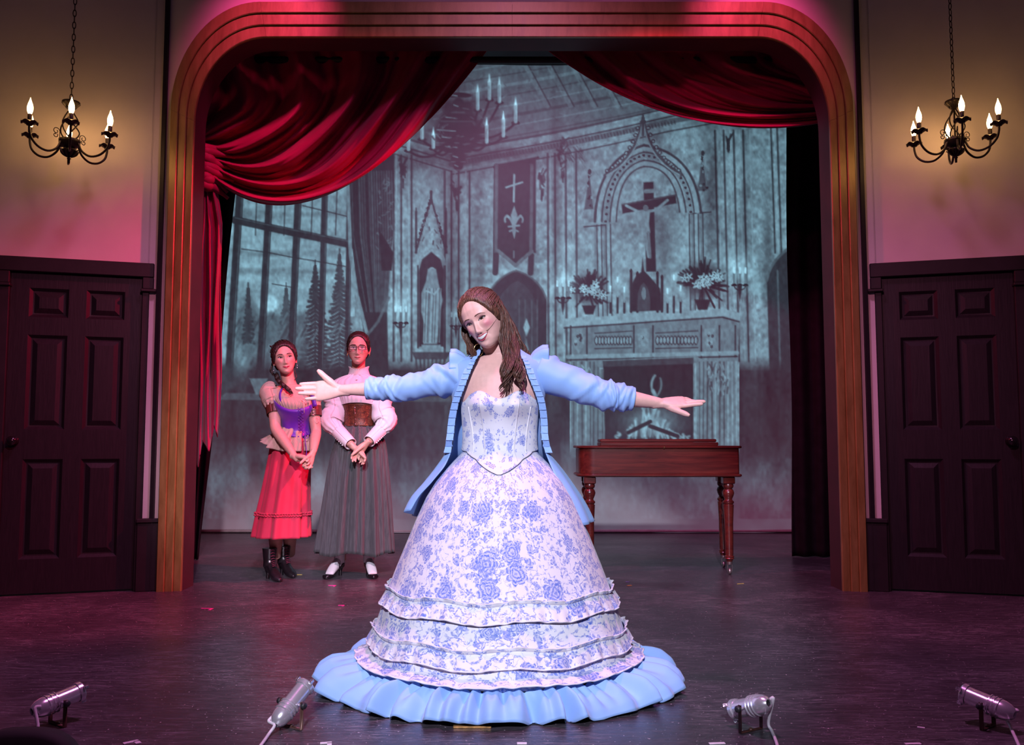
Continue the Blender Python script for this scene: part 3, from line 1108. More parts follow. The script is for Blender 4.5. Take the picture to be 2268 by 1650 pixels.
# --- dark panelling, reflections and floor of the drawing
IMf = vnoise(26, 160, 11, 4)
low = np.clip((PYg - 792) / 30, 0, 1)
mk = low * (((PXg < 1262) | (PXg > 1636)) * 1.0)
IM = IM * (1 - mk) + mk * (0.13 + 0.14 * (IMf - 0.4))
low2 = np.clip((PYg - 975) / 40, 0, 1)
IM = IM * (1 - low2) + low2 * (0.16 + 0.34 * np.clip(vnoise(70, 120, 12) - 0.35, 0, 1) + 0.12 * (IMf - 0.5))
poly([(500, 870), (1000, 880), (1000, 890), (480, 885)], 0.24)
for k in range(26):
    x, y = rng.uniform(1280, 1640), rng.uniform(985, 1130)
    line([(x, y), (x + 8, y + rng.uniform(12, 40))], rng.uniform(4, 12), 0.34, 0.35, 4)
for cx, cy in ((480, 1070), (535, 1060), (700, 1080), (900, 1100), (1270, 1010), (1600, 1010)):
    glow(cx, cy, 26, 40, 0.14)
poly([(440, 806), (540, 812), (552, 850), (500, 868), (440, 860)], 0.20, .7, 8)
glow(536, 805, 14, 22, 0.22)
poly([(552, 838), (592, 838), (580, 872), (566, 874)], 0.42, .8)
# --- great candle chandelier of the drawing
shade(1012, 280, 110, 95, 0.45)
poly([(985, 225), (1045, 225), (1052, 262), (1072, 285), (1060, 312), (1036, 340), (1024, 372), (1006, 372), (996, 340), (970, 312), (958, 285), (978, 262)], 0.07, 0.8, 5)
line([(1015, 140), (1015, 210)], 4, 0.18)
for (y, rx, ry, v) in ((212, 26, 6, 0.12), (235, 12, 16, 0.16), (262, 34, 8, 0.12), (290, 58, 9, 0.12), (306, 44, 12, 0.16), (326, 30, 16, 0.14), (348, 14, 12, 0.13), (368, 9, 10, 0.12)):
    oval(1015, y, rx * 1.15, ry * 1.1, v * .5, 1.0)
    line([(1015 - rx * .8, y - 2), (1015 - rx * .1, y + 1)], 2.4, 0.52, 0.9)
    line([(1015 - rx * 1.1, y + ry * .9), (1015 + rx * 1.1, y + ry * .9)], 2, 0.34, 0.7)
for ex, ey in ((935, 310), (960, 330), (1058, 245), (1084, 222), (1106, 228), (1142, 272), (1115, 304), (1078, 318), (905, 335)):
    line(qb((1015, 290), ((1015 + ex) / 2, max(ey, 290) + 42), (ex, ey)), 5, 0.06)
    oval(ex, ey, 10, 4.5, 0.10)
    h = 38 if ex > 1040 else 28
    line([(ex, ey - 3), (ex, ey - h)], 7.5, 0.62)
    line([(ex + 2, ey - 3), (ex + 2, ey - h)], 2, 0.82)
    poly([(ex - 3, ey - h - 2), (ex, ey - h - 20), (ex + 3, ey - h - 2)], 1.0)
    glow(ex, ey - h - 8, 10, 14, 0.18)
for k in range(50):
    a, r = rng.uniform(0, 2 * pi), rng.uniform(20, 66)
    line([(1015 + cos(a) * r, 285 + sin(a) * r * .7), (1015 + cos(a + .2) * r, 285 + sin(a + .2) * r * .7)], 2.2, rng.choice([0.1, 0.34]), 0.7)

IM *= np.interp(PYg, [142, 300, 560, 700], [0.78, 0.88, 1.04, 1.08])
# painterly grain, faint vertical streaks, and the edge of the projected frame
IM *= 1 + 0.42 * (vnoise(6, 9, 21, 2) - 0.5) + 0.14 * (IMf - 0.5)
IM *= np.interp(PYg, [940, 1010, 1140], [1.0, 0.86, 0.75])
IM = np.clip(IM, 0.0, 1.1)
IM[PYg < 142] = 0.035
edge = np.clip((PYg - 1147) / 4, 0, 1)
IM = IM * (1 - edge) + edge * (0.20 + 0.10 * (vnoise(30, 30, 31, 3) - 0.5))

# vertices of the cloth: slight billow, real depth
b = -(PYg - CY) / F
t_ = SY / (CP - SP * b)
VX = (PXg - CX) / F * t_
VZ = CAMH + (SP + CP * b) * t_
VZ = np.maximum(VZ, 0.004)
VY = SY + 0.012 * np.sin(VX * 2.1 + 0.4) + 0.004 * np.sin(VX * 7.0)
V = np.stack([VX, VY, VZ], -1).reshape(-1, 3)
ii = np.arange(CHn * CWn).reshape(CHn, CWn)
Q = np.stack([ii[:-1, :-1], ii[1:, :-1], ii[1:, 1:], ii[:-1, 1:]], -1).reshape(-1, 4)
scr_o = thing('picture_screen', (0, SY, 0), 'pale screen showing a projected drawing of a gothic hall with crucifix and fireplace', 'screen')
t = NT('projection_screen')
at = t.n('ShaderNodeAttribute', attribute_name='picture')
t.base(t.mix(t.noise(t.coord('Object'), 4.0, 3), (0.34, 0.33, 0.33), (0.39, 0.38, 0.37)))
t.l(at.outputs['Color'], t.b.inputs['Emission Color'])
t.set(rough=0.9, emit=1.5, spec=0.1)
so = obj('screen_cloth', V, Q, t.m, scr_o)
ca = so.data.color_attributes.new('picture', 'FLOAT_COLOR', 'POINT')
L = IM.reshape(-1)
C = np.ones((len(L), 4), np.float32)
L2 = 1.15 * L ** 1.75
C[:, 0] = 0.185 * L2 + 0.03 * L
C[:, 1] = 0.42 * L2
C[:, 2] = 0.50 * L2 + 0.02 * L
ca.data.foreach_set('color', C.ravel())
# bottom batten hem of the screen
hm = MB()
hm.tube([(VX[-1, 0], SY - 0.002, 0.02), (VX[-1, -1], SY - 0.002, 0.02)], 0.016, 10)
hm.build('hem_batten', M_plain('screen_hem', (0.5, 0.48, 0.46), 0.85), scr_o)


# =================================================================== CURTAINS
def swag(top_a, top_b, tie_a, tie_b, c1, c2, Y, nf, amp, seed, ns=90, nt=150, y_top=None):
    """cloth hung along the top line, swept to a tie; t=0 short upper edge, t=1 lower hem"""
    r = random.Random(seed)
    ph = [r.uniform(0, 6.28) for _ in range(6)]
    A = np.zeros((nt, ns, 3))
    for i in range(nt):
        t = i / (nt - 1)
        P0 = np.array(top_a) * (1 - t) + np.array(top_b) * t
        P3 = np.array(tie_a) * (1 - t) + np.array(tie_b) * t
        k = t ** 0.9
        P1 = (P0 * (1 - k) * .67 + P3 * (1 - k) * .33) + np.array(c1) * k
        P2 = (P0 * (1 - k) * .33 + P3 * (1 - k) * .67) + np.array(c2) * k
        for j in range(ns):
            s = j / (ns - 1)
            p = (1 - s) ** 3 * P0 + 3 * s * (1 - s) ** 2 * P1 + 3 * s * s * (1 - s) * P2 + s ** 3 * P3
            w = t + 0.030 * sin(5 * s + ph[0]) + 0.018 * sin(11 * s + ph[1] + 9 * t)
            f = sin(2 * pi * nf * w + ph[2]) + 0.45 * sin(2 * pi * nf * 1.9 * w + ph[3] + 3 * s) + 0.25 * sin(2 * pi * nf * 3.7 * w + ph[4] - 4 * s)
            env = min(1.0, 0.18 + 2.4 * s) * (0.35 + 0.65 * (1 - s) ** 0.5 + 0.1) * (0.7 + 0.5 * sin(3 * s + 5 * t + ph[5]) ** 2)
            q = W(p[0], p[1], Y - amp * env * f - 0.10 * sin(pi * s) * t)
            A[i, j] = q
    return A


def thicken(m, A, d=0.006):
    n, k = A.shape[:2]
    m.grid(A)
    return m


def cloth_obj(name, A, mat, parent=None, th=0.006):
    n, m = A.shape[:2]
    idx = np.arange(n * m).reshape(n, m)
    Q = np.stack([idx[:-1, :-1], idx[:-1, 1:], idx[1:, 1:], idx[1:, :-1]], -1).reshape(-1, 4)
    o = obj(name, A.reshape(-1, 3), Q, mat, parent)
    if th:
        md = o.modifiers.new('thickness', 'SOLIDIFY')
        md.thickness = th
        md.offset = 0
    return o


cl = thing('stage_curtain', (-1.9, 6.05, 0), 'crimson velvet curtain swept to the left and tied, with a long hanging tail', 'curtain')
A = swag((420, 20), (1130, 40), (438, 292), (450, 372), (925, 345), (640, 588), 6.05, 5.2, 0.085, 3)
cloth_obj('swag', A, VELVET, cl)
# gathered bunch at the tie
m = MB()
rr = random.Random(8)
for k in range(9):
    a = rr.uniform(-0.6, 0.6)
    y0 = 318 + k * 10
    pts = [W(436 + rr.uniform(-3, 3), y0, 6.0), W(452 + rr.uniform(0, 8), y0 + 6 + rr.uniform(-4, 8), 5.95), W(470 + rr.uniform(0, 12), y0 + 14 + rr.uniform(-6, 10), 5.98), W(500 + rr.uniform(0, 25), y0 + 18 + k * 3, 6.03)]
    m.tube(smoothpath(pts, 14), [0.012 + 0.026 * sin(pi * min(1, i / 13 + .12)) for i in range(14)], 10)
m.build('gather', VELVET, cl)
# tail: folded cascade
nt, ns = 120, 60
A = np.zeros((nt, ns, 3))
for i in range(nt):
    t = i / (nt - 1)
    for j in range(ns):
        s = j / (ns - 1)
        ybot = 1062 - 95 * s ** 0.8 - 42 * abs(((s * 2.6) % 1.0) * 2 - 1)
        y = 378 + (ybot - 378) * t
        xl = 446 - 12 * min(1, t * 2.0) - 3 * t
        xr = 470 + 21 * min(1, t * 5) - 16 * max(0, t - .55)
        x = xl + (xr - xl) * s + 3 * sin(9 * t + 7 * s)
        f = sin(2 * pi * 3.3 * s + 0.7 * sin(4 * t)) + 0.35 * sin(2 * pi * 7 * s + 5 * t)
        A[i, j] = W(x, y, 6.0 + 0.045 * f * min(1, .3 + t * 2))
cloth_obj('tail', A, VELVET, cl)

crr = thing('stage_curtain', (1.9, 6.05, 0), 'crimson velvet curtain drawn up to the right corner, without a tail', 'curtain')
A = swag((1860, 20), (1130, 40), (1866, 196), (1862, 262), (1330, 232), (1600, 330), 6.05, 4.6, 0.05, 12)
cloth_obj('swag', A, VELVET, crr)


def leg(name, xtop, xbot, ytop, ybot, Y, label, n=70, folds=5, amp=0.03, wob=4):
    A = np.zeros((60, n, 3))
    for i in range(60):
        t = i / 59
        for j in range(n):
            s = j / (n - 1)
            xa = xtop[0] + (xbot[0] - xtop[0]) * t
            xb = xtop[1] + (xbot[1] - xtop[1]) * t
            x = xa + (xb - xa) * s + wob * sin(9 * t + 2.0) * (1 - s if label.endswith('right') else s) * 0.6
            y = ytop + (ybot - ytop) * t
            A[i, j] = W(x, y, Y + amp * sin(2 * pi * folds * s + 1.5 * sin(3 * t)))
    A[:, :, 2] = np.maximum(A[:, :, 2], 0.006)
    o = cloth_obj(name, A, BLACKC)
    return tag(o, label, 'curtain', 'black masking drapes')


def Yfloor(py):
    return G(1134, py).y


leg('black_drape', (330, 540), (400, 441), 250, 1240, Yfloor(1240), 'black masking drape hanging slanted at the left')
leg('black_drape', (1740, 1960), (1757, 1960), 240, 1234, Yfloor(1234), 'black masking drape hanging straight at the right')
# black border above
A = np.zeros((12, 160, 3))
ztop, zb = 4.5, W(1134, 91, 6.35).z
for i in range(12):
    for j in range(160):
        s = j / 159
        A[i, j] = (-3.2 + 6.4 * s, 6.35 + 0.02 * sin(s * 120), zb + (ztop - zb) * i / 11)
tag(cloth_obj('black_border', A, BLACKC), 'black border cloth across the top of the stage', 'curtain')

# the pipe that carries the curtains, hung from the ceiling
pm = MB()
pm.tube([(-3.3, 6.06, 3.62), (3.3, 6.06, 3.62)], .024, 12)
for x in (-3.0, -1.0, 1.0, 3.0):
    pm.tube([(x, 6.06, 3.62), (x, 6.06, 4.88)], .010, 8)
tag(pm.build('trim_3', BLACKP), 'black pipe carrying the red curtains', kind='structure')


# =================================================================== PIANO
MAHOG = mat_wood('mahogany', (0.045, 0.006, 0.006), (0.10, 0.014, 0.011), (0.17, 0.028, 0.018), (1.0, 12, 12), 0.28, 0.4)
PYF = 6.16                                     # front (nearest) face of the case
px0, px1 = W(1283, 1020, PYF).x, W(1638, 1020, PYF).x
PZ1, PZ0 = W(1460, 993, PYF).z, W(1460, 1050, PYF).z
PD = 0.44
pia = thing('square_piano', ((px0 + px1) / 2, PYF + PD / 2, 0), 'mahogany square piano on turned legs with casters', 'piano')


def rounded_plan(x0, x1, y0, y1, r, off=0.0, n=12):
    """plan outline, two rounded left corners, near-square right ones"""
    pts = []
    for cx, cy, rr, a0 in ((x0 + r, y0 + r, r, pi), (x1 - .015, y0 + .015, .015, 1.5 * pi), (x1 - .015, y1 - .015, .015, 0.0), (x0 + r, y1 - r, r, .5 * pi)):
        for a in np.linspace(a0, a0 + pi / 2, n):
            pts.append((cx + (rr + off) * cos(a), cy + (rr + off) * sin(a)))
    return np.array(pts)


def slab(levels, x0, x1, y0, y1, r):
    """levels: (offset, z)"""
    A = []
    for off, z in levels:
        p = rounded_plan(x0, x1, y0, y1, r, off)
        A.append(np.column_stack([p, np.full(len(p), z)]))
    m = MB()
    m.grid(np.array(A), cv=True, capu=True)
    return m


slab([(-.004, PZ0), (0, PZ0 + .004), (0, PZ1 - .004), (-.004, PZ1)], px0, px1, PYF, PYF + PD, 0.11).build_sharp('case', MAHOG, pia, 40)
slab([(.008, PZ0 - .020), (.017, PZ0 - .014), (.017, PZ0 - .004), (.006, PZ0 + .002)], px0, px1, PYF, PYF + PD, 0.11).build_sharp('base_moulding', MAHOG, pia, 40)
slab([(.004, PZ1 - .002), (.018, PZ1 + .002), (.020, PZ1 + .012), (.014, PZ1 + .018)], px0, px1, PYF, PYF + PD, 0.11).build_sharp('top_board', MAHOG, pia, 40)
lx0, lx1 = W(1330, 985, PYF + .08).x, W(1592, 985, PYF + .08).x
MB().box(((lx0 + lx1) / 2, PYF + .20, PZ1 + .030), (lx1 - lx0, .22, .024), None, .004).build_sharp('lower_lid', MAHOG, pia, 40)
MB().box(((lx0 + lx1) / 2 - .004, PYF + .21, PZ1 + .054), (lx1 - lx0 - .012, .21, .022), None, .005).build_sharp('upper_lid', MAHOG, pia, 40)
BRASSM = M_plain('worn_brass', (0.55, 0.38, 0.16), 0.35, 0.9)
MB().box((W(1470, 993, PYF).x, PYF - .0175, PZ1 + .006), (.007, .008, .016), None, .001).build('hinge', BRASSM, pia)
lt = PZ0 - .02
LEGPROF = [(0.034, 0.105), (0.030, 0.112), (0.034, 0.118), (0.026, 0.126), (0.028, .14), (0.030, 0.34), (0.036, 0.452), (0.037, .458), (0.030, .464), (0.038, .472), (0.038, .482), (0.028, .490), (0.026, .498), (0.036, .520), (0.041, .538), (0.036, .556), (0.026, .566), (0.034, .574), (0.038, .584), (0.036, .594), (0.034, .600)]
sc_ = (lt - .048) / 0.600
CASTM = M_plain('caster_iron', (0.30, 0.24, 0.24), 0.35, 0.8)
ly0, ly1 = PYF + .05, PYF + PD - .05
for (lx, ly) in ((W(1306, 1100, ly0).x, ly0), (W(1613, 1100, ly0).x, ly0), (W(1300, 1100, ly1).x, ly1), (W(1600, 1100, ly1).x, ly1)):
    m = MB()
    m.lathe([(0.020, 0.085 * sc_), (0.026, .10 * sc_)] + [(r, h * sc_) for r, h in LEGPROF], (lx, ly, 0), (0, 0, 1), 22)
    m.box((lx, ly, lt - .024), (.082, .082, .05), None, .006)
    lg = m.build_sharp('leg', MAHOG, pia, 45)
    cm = MB()
    cm.lathe([(.003, .0), (.021, 0), (.023, .004), (.023, .014), (.021, .018), (.003, .018)], (lx - .009, ly, .0235), (1, 0, 0), 18)
    cm.box((lx - .015, ly, .048), (.003, .02, .05))
    cm.box((lx + .015, ly, .048), (.003, .02, .05))
    cm.lathe([(.018, .068), (.020, .072), (.020, .084 * sc_ + .002), (.012, .09 * sc_ + .002)], (lx, ly, 0), (0, 0, 1), 16)
    cm.build_sharp('caster', CASTM, lg, 40)

# =================================================================== CHANDELIERS
IRON = M_plain('black_wrought_iron', (0.022, 0.016, 0.012), 0.42, 0.6, 0.3, 30, 0.15, 120)
SOCK = M_plain('brown_candle_socket', (0.035, 0.022, 0.016), 0.5, 0.1)
t = NT('lit_flame_bulb')
t.b.inputs['Emission Color'].default_value = (1.0, 0.52, 0.18, 1)
t.base(t.ramp(t.noise(t.coord('Object'), 8), [(0.3, (0.9, 0.8, 0.6)), (0.7, (1, 0.9, 0.7))]))
t.set(emit=40.0, rough=0.3)
BULB = t.m


def chandelier(cx, cy, px_ref, py_ref, Yc, label, turn):
    c = W(px_ref, py_ref, Yc)                       # centre of the bowl
    root = thing('chandelier', c, label, 'chandelier', 'iron chandeliers')
    cx, cy, cz = c

    def P(r, a, h):
        return (cx + r * cos(a), cy + r * sin(a), cz + h)
    m = MB()
    m.lathe([(.001, -.034), (.022, -.032), (.045, -.018), (.058, .004), (.060, .020), (.056, .022), (.040, .004), (.001, 0.0)], c, (0, 0, 1), 28)
    m.build('bowl', IRON, root)
    m = MB()
    m.lathe([(.001, -.120), (.006, -.118), (.007, -.094), (.012, -.090), (.007, -.084), (.010, -.074), (.026, -.062), (.036, -.046), (.040, -.038), (.012, -.034), (.001, -.03)], c, (0, 0, 1), 20)
    for k in range(8):
        a = k * pi / 4
        m.tube(smoothpath([P(.010, a, -.080), P(.034, a, -.060), P(.048, a, -.042), P(.054, a, -.046)], 8), [.004, .008, .010, .010, .009, .007, .005, .002], 8, True, 0.4)
    m.build('finial', IRON, root)
    m = MB()
    for k in range(4):
        pts = []
        for q in range(25):
            u = q / 24
            a = k * pi / 2 + 2.6 * u
            r = .008 + .046 * sin(pi * u ** 0.75) ** 1.1
            pts.append(P(r, a, .012 + .190 * u))
        m.tube(pts, .0042, 6)
    m.tube([P(0, 0, 0), P(0, 0, .215)], .005, 8)
    m.build('twisted_cage', IRON, root)
    m = MB()
    m.lathe([(.008, .196), (.020, .204), (.026, .214), (.046, .234), (.050, .244), (.048, .250), (.038, .244), (.001, .238)], c, (0, 0, 1), 26)
    for k in range(12):
        a = k * pi / 6
        m.tube([P(.022, a, .208), P(.034, a, .224), P(.049, a, .240)], .003, 6)
    m.build('crown_cup', IRON, root)
    for k in range(6):
        a = turn + k * pi / 3
        arm = MB()
        pts = smoothpath([P(.050, a, .012), P(.058, a, -.012), P(.078, a, -.050), P(.125, a, -.078), P(.180, a, -.070), P(.222, a, -.034), P(.236, a, .010), P(.237, a, .040)], 26)
        arm.tube(pts, .0065, 8)
        arm.tube([P(.045, a, .012), P(.062, a, .012)], .010, 8)
        ao = arm.build('arm', IRON, root)
        # petal dish
        ds = MB()
        for q in range(6):
            b0 = q * pi / 3
            A = np.zeros((7, 5, 3))
            for i in range(7):
                u = i / 6
                rr = .008 + .040 * u
                w = (.010 + .018 * sin(pi * min(1, u * .9 + .1))) * (1.0 if u < .9 else .5)
                hh = .036 + .020 * u ** 1.3 + .008 * sin(pi * u) - (.010 * max(0, u - .8) / .2)
                for j in range(5):
                    v = (j - 2) / 2
                    ex, ey = cos(b0) * rr - sin(b0) * w * v, sin(b0) * rr + cos(b0) * w * v
                    b_ = P(.237, a, 0)
                    A[i, j] = (b_[0] + ex, b_[1] + ey, cz + hh + .004 * v * v)
            ds.grid(A)
        ds.lathe([(.001, .034), (.016, .036), (.020, .048), (.014, .054), (.001, .054)], P(.237, a, 0), (0, 0, 1), 14)
        ds.build('petal_dish', IRON, ao)
        MB().lathe([(.011, .050), (.012, .052), (.012, .098), (.009, .102), (.001, .103)], P(.237, a, 0), (0, 0, 1), 14).build('socket', SOCK, ao)
        bl = MB()
        prof = [(.008, .100), (.011, .107), (.0145, .119), (.016, .132), (.015, .146), (.0115, .160), (.0068, .173), (.0034, .184), (.001, .195)]
        bl.lathe(prof, P(.237, a, 0), (0, 0, 1), 16)
        bl.build('bulb', BULB, ao)
        # scroll at the root of the arm
        sp = []
        for q in range(34):
            u = q / 33
            if u < .35:
                sp.append(P(.060 + .002 * u, a, .012 + .10 * u))
            else:
                v = (u - .35) / .65
                th = pi - v * 2.3 * pi
                R = .022 * (1 - .72 * v)
                sp.append(P(.082 + R * cos(th) * 1.0, a, .052 + R * sin(th)))
        sp2 = []
        for q in range(26):
            v = q / 25
            th = pi * .8 + v * 2.0 * pi
            R = .015 * (1 - .65 * v)
            sp2.append(P(.086 + R * cos(th), a, .028 + R * sin(th)))
        if k % 3 != 1:
            s = MB()
            s.tube(sp, .0024, 6)
            s.tube(sp2, .0024, 6)
            s.build('scroll', IRON, ao)
    # chain up out of the frame
    n = 34
    ztop = 1.70
    hk = MB()
    hk.tube([P(0.010 * cos(q), 0, .252 + .010 + .010 * sin(q)) for q in np.linspace(0, 2 * pi, 15)], .003, 6)
    hk.build('hook', IRON, root)
    link_me = None
    for k in range(n):
        z0 = .276 + k * .0365
        if link_me is None:
            lm = MB()
            pts = [(.0085 * cos(q), 0, .0215 * sin(q) + math.copysign(.0, 1)) for q in np.linspace(0, 2 * pi, 17)]
            lm.tube(pts, .0026, 6, False)
            lo = lm.build('chain_link', IRON, root)
            link_me = lo.data
            lo.matrix_parent_inverse = Matrix.Identity(4)
        else:
            lo = bpy.data.objects.new('chain_link', link_me)
            COL.objects.link(lo)
            lo.parent = root
        lo.location = (0, 0, z0)
        lo.rotation_euler = (0, 0, (pi / 2 if k % 2 else 0) + 0.4)
    return root


chandelier(0, 0, 154, 318, 5.02, 'black iron six-arm chandelier hanging before the left wall', radians(-62))
chandelier(0, 0, 2116, 316, 5.02, 'black iron six-arm chandelier hanging before the right wall', radians(-108))

# =================================================================== FOOTLIGHTS
CHROME = M_plain('polished_aluminium', (0.78, 0.76, 0.82), 0.22, 0.75, 0.05, 30)
DARKM = M_plain('dark_inside', (0.006, 0.006, 0.008), 0.6)
BRKT = M_plain('brown_steel_bracket', (0.10, 0.045, 0.035), 0.4, 0.5)
CORD = M_plain('white_cord', (0.62, 0.58, 0.62), 0.5)
KNOBM = M_plain('black_plastic_knob', (0.012, 0.012, 0.014), 0.5)


def footlight(base, dirv, label, cord_px, spread):
    root = thing('footlight', base, label, 'stage light', 'small chrome footlights')
    d = Vector(dirv).normalized()
    side = d.cross(Vector((0, 0, 1))).normalized()
    upv = side.cross(d)
    piv = Vector(base) + Vector((0, 0, .078))
    L = .165
    c0 = piv - d * (L * .52)                       # rear end
    m = MB()
    R = .031
    prof = [(.010, .006), (.011, 0.0), (.013, .0), (.020, .006), (.027, .018), (R, .034), (R, .044), (R + .003, .046), (R + .003, .049), (R, .051), (R, .058), (R + .003, .060), (R + .003, .063), (R, .065), (R, .072), (R + .003, .074), (R + .003, .077), (R - .003, .080), (R - .003, .146), (R + .001, .148), (R + .002, L - .004), (R - .001, L), (R - .005, L - .002), (R - .006, .10), (.001, .098)]
    m.lathe(prof, c0, d, 30)
    b = m.build_sharp('can', CHROME, root, 28)
    MB().lathe([(.0005, .0045), (.0105, .005), (.0105, .0065), (.0005, .007)], c0, d, 16).build('rear_opening', DARKM, b)
    for k in range(3):
        a = 2 * pi * k / 3 + .5
        p = c0 + d * (L + .001) + (side * cos(a) + upv * sin(a)) * (R + .004)
        MB().box(p, (.010, .010, .016), Matrix((side, upv, d)).transposed(), .001).build('clip', CHROME, b)
    # yoke
    Wd = .046
    mid = piv
    p1, p2 = mid + side * Wd, mid - side * Wd
    f1, f2 = Vector((p1.x, p1.y, .004)), Vector((p2.x, p2.y, .004))
    flat = Vector((d.x, d.y, 0)).normalized()
    y = MB()
    Rz = Matrix((side, flat, Vector((0, 0, 1)))).transposed()
    for q in (p1, p2):
        y.box((q.x, q.y, q.z / 2 + .006), (.003, .014, q.z + .010), Rz, .001)
    y.box(((f1.x + f2.x) / 2, (f1.y + f2.y) / 2, .0035), (2 * Wd + .003, .014, .003), Rz, .001)
    y.ball(((f1.x + f2.x) / 2, (f1.y + f2.y) / 2, .007), (.008, .008, .005), 10)
    y.build('yoke', BRKT, root)
    for s in (1, -1):
        kn = MB()
        kn.lathe([(.001, 0), (.009, 0), (.011, .003), (.010, .012), (.004, .014), (.001, .014)], mid + side * s * (Wd + .002), side * s, 12)
        kn.build('knob', KNOBM, root)
        MB().tube([mid + side * s * (R - .006), mid + side * s * Wd], .004, 8).build('pivot_bolt', CHROME, root)
    # cord
    st = c0 + d * .02 + (side * spread + upv * .25).normalized() * .026
    pts = [st, st - d * .018]
    for (cx_, cy_, z_) in cord_px:
        pts.append(G(cx_, cy_, z_))
    MB().tube(smoothpath(pts, 30), .0052, 8).build('cord', CORD, root)
    return root


footlight(G(127, 1606), (.095, .131, .03), 'chrome footlight at the far left, its cord running down to the left', [(84, 1612, .02), (66, 1626, .01), (30, 1655, .006), (-40, 1700, .006)], 0.4)
footlight(G(645, 1612), (.073, .114, .094), 'chrome footlight left of the gown, tilted steeply upward', [(608, 1606, .03), (596, 1625, .01), (577, 1652, .006), (540, 1700, .006)], -0.9)
footlight(G(1663, 1620), (-.073, .125, -.055), 'chrome footlight right of the gown, tipped forward with its round back showing', [(1702, 1600, .03), (1710, 1620, .01), (1722, 1652, .006), (1730, 1700, .006)], 0.7)
footlight(G(2188, 1612), (-.103, .124, .035), 'chrome footlight at the far right, pointing up and to the left', [(2226, 1580, .05), (2238, 1610, .015), (2257, 1652, .006), (2275, 1700, .006)], 0.9)

# =================================================================== SMALL THINGS ON THE BOARDS
BR2 = M_plain('scratched_brass_plate', (0.50, 0.27, 0.10), 0.4, 0.7, 0.4, 60)
pb = G(1046, 1612)
fp = thing('floor_pocket', pb, 'brass floor pocket plate half hidden under the hem of the gown', 'floor plate')
MB().box((pb.x, pb.y + .05, .004), (.124, .12, .008), None, .002).build_sharp('plate', BR2, fp)
MB().box((pb.x + .012, pb.y + .055, .0105), (.084, .075, .005), None, .002).build_sharp('lid', BR2, fp)
TAPEC = {'magenta': (0.75, 0.05, 0.36), 'yellow': (0.75, 0.60, 0.12), 'white': (0.70, 0.66, 0.70), 'blue': (0.20, 0.26, 0.62)}
TM = {k: M_plain(k + '_tape', v, 0.5) for k, v in TAPEC.items()}


def bit(px, py, col, lens, ang, label, w=.012, ell=False, cat='tape mark', name='tape_mark'):
    p = G(px, py)
    m = MB()
    Rz = Matrix.Rotation(ang, 3, 'Z')
    m.box((p.x, p.y, .0012), (lens, w, .0016), Rz)
    if ell:
        q = Vector((lens / 2 - w / 2, -lens * .35, 0))
        q.rotate(Rz.to_euler())
        m.box((p.x + q.x, p.y + q.y, .0012), (w, lens * .6, .0016), Rz)
    return tag(m.build(name, TM[col], None, False), label, cat)


bit(736, 1297, 'magenta', .05, -.05, 'pink L-shaped tape mark just before the black strap shoes', .012, True)
bit(459, 1348, 'magenta', .07, -.06, 'pink tape mark on the boards nearest the left pillar', .012, True)
bit(756, 1341, 'magenta', .035, .1, 'pink L-shaped tape mark left of the gown', .014, True)
bit(663, 1273, 'yellow', .04, .0, 'thin yellow tape strip beside the ankle boots', .008)
bit(1394, 1297, 'yellow', .03, .4, 'small yellow paper scrap on the boards right of the gown', .018, cat='paper scrap', name='paper_scrap')
bit(1390, 1289, 'blue', .025, -.2, 'small blue paper scrap behind the yellow scrap', .015, cat='paper scrap', name='paper_scrap')
bit(1640, 1293, 'yellow', .05, .3, 'thin yellow scrap below the piano caster', .006, cat='paper scrap', name='paper_scrap')
bit(290, 1644, 'white', .045, .7, 'white torn tape at the front edge between the left footlights', .016, True)
bit(722, 1646, 'white', .035, .2, 'white tape scrap at the front edge before the hem', .014, True)
bit(1156, 1647, 'white', .03, 0, 'white tape scrap at the front edge below the gown centre', .016)
bit(1588, 1647, 'white', .05, .1, 'white tape strip at the front edge left of the right footlight', .014)
bit(2040, 1612, 'white', .022, -.5, 'white paper scrap between the two right footlights', .010, cat='paper scrap', name='paper_scrap')
bit(2022, 1648, 'white', .05, .05, 'white tape strip at the front edge near the far right footlight', .014)
# specks of confetti nobody would count
rs = np.random.default_rng(77)
m = MB()
for k in range(520):
    x, y = rs.uniform(-3.0, 3.0), rs.uniform(2.5, 8.0) ** 1.0
    if rs.random() < .35:
        x, y = rs.normal(-1.2, .7), rs.normal(5.3, .4)
    s = rs.uniform(.0015, .0045)
    a = rs.uniform(0, pi)
    c_, s_ = cos(a) * s, sin(a) * s
    m.add([(x - c_, y - s_, .0012), (x + s_ * .6, y - c_ * .6, .0012), (x + c_, y + s_, .0012), (x - s_ * .6, y + c_ * .6, .0012)], [(0, 1, 2, 3)])
tag(m.build('confetti_specks', M_plain('pale_confetti', (0.62, 0.50, 0.56), 0.6), None, False), 'tiny pale specks of confetti scattered on the boards', 'confetti', kind='stuff')
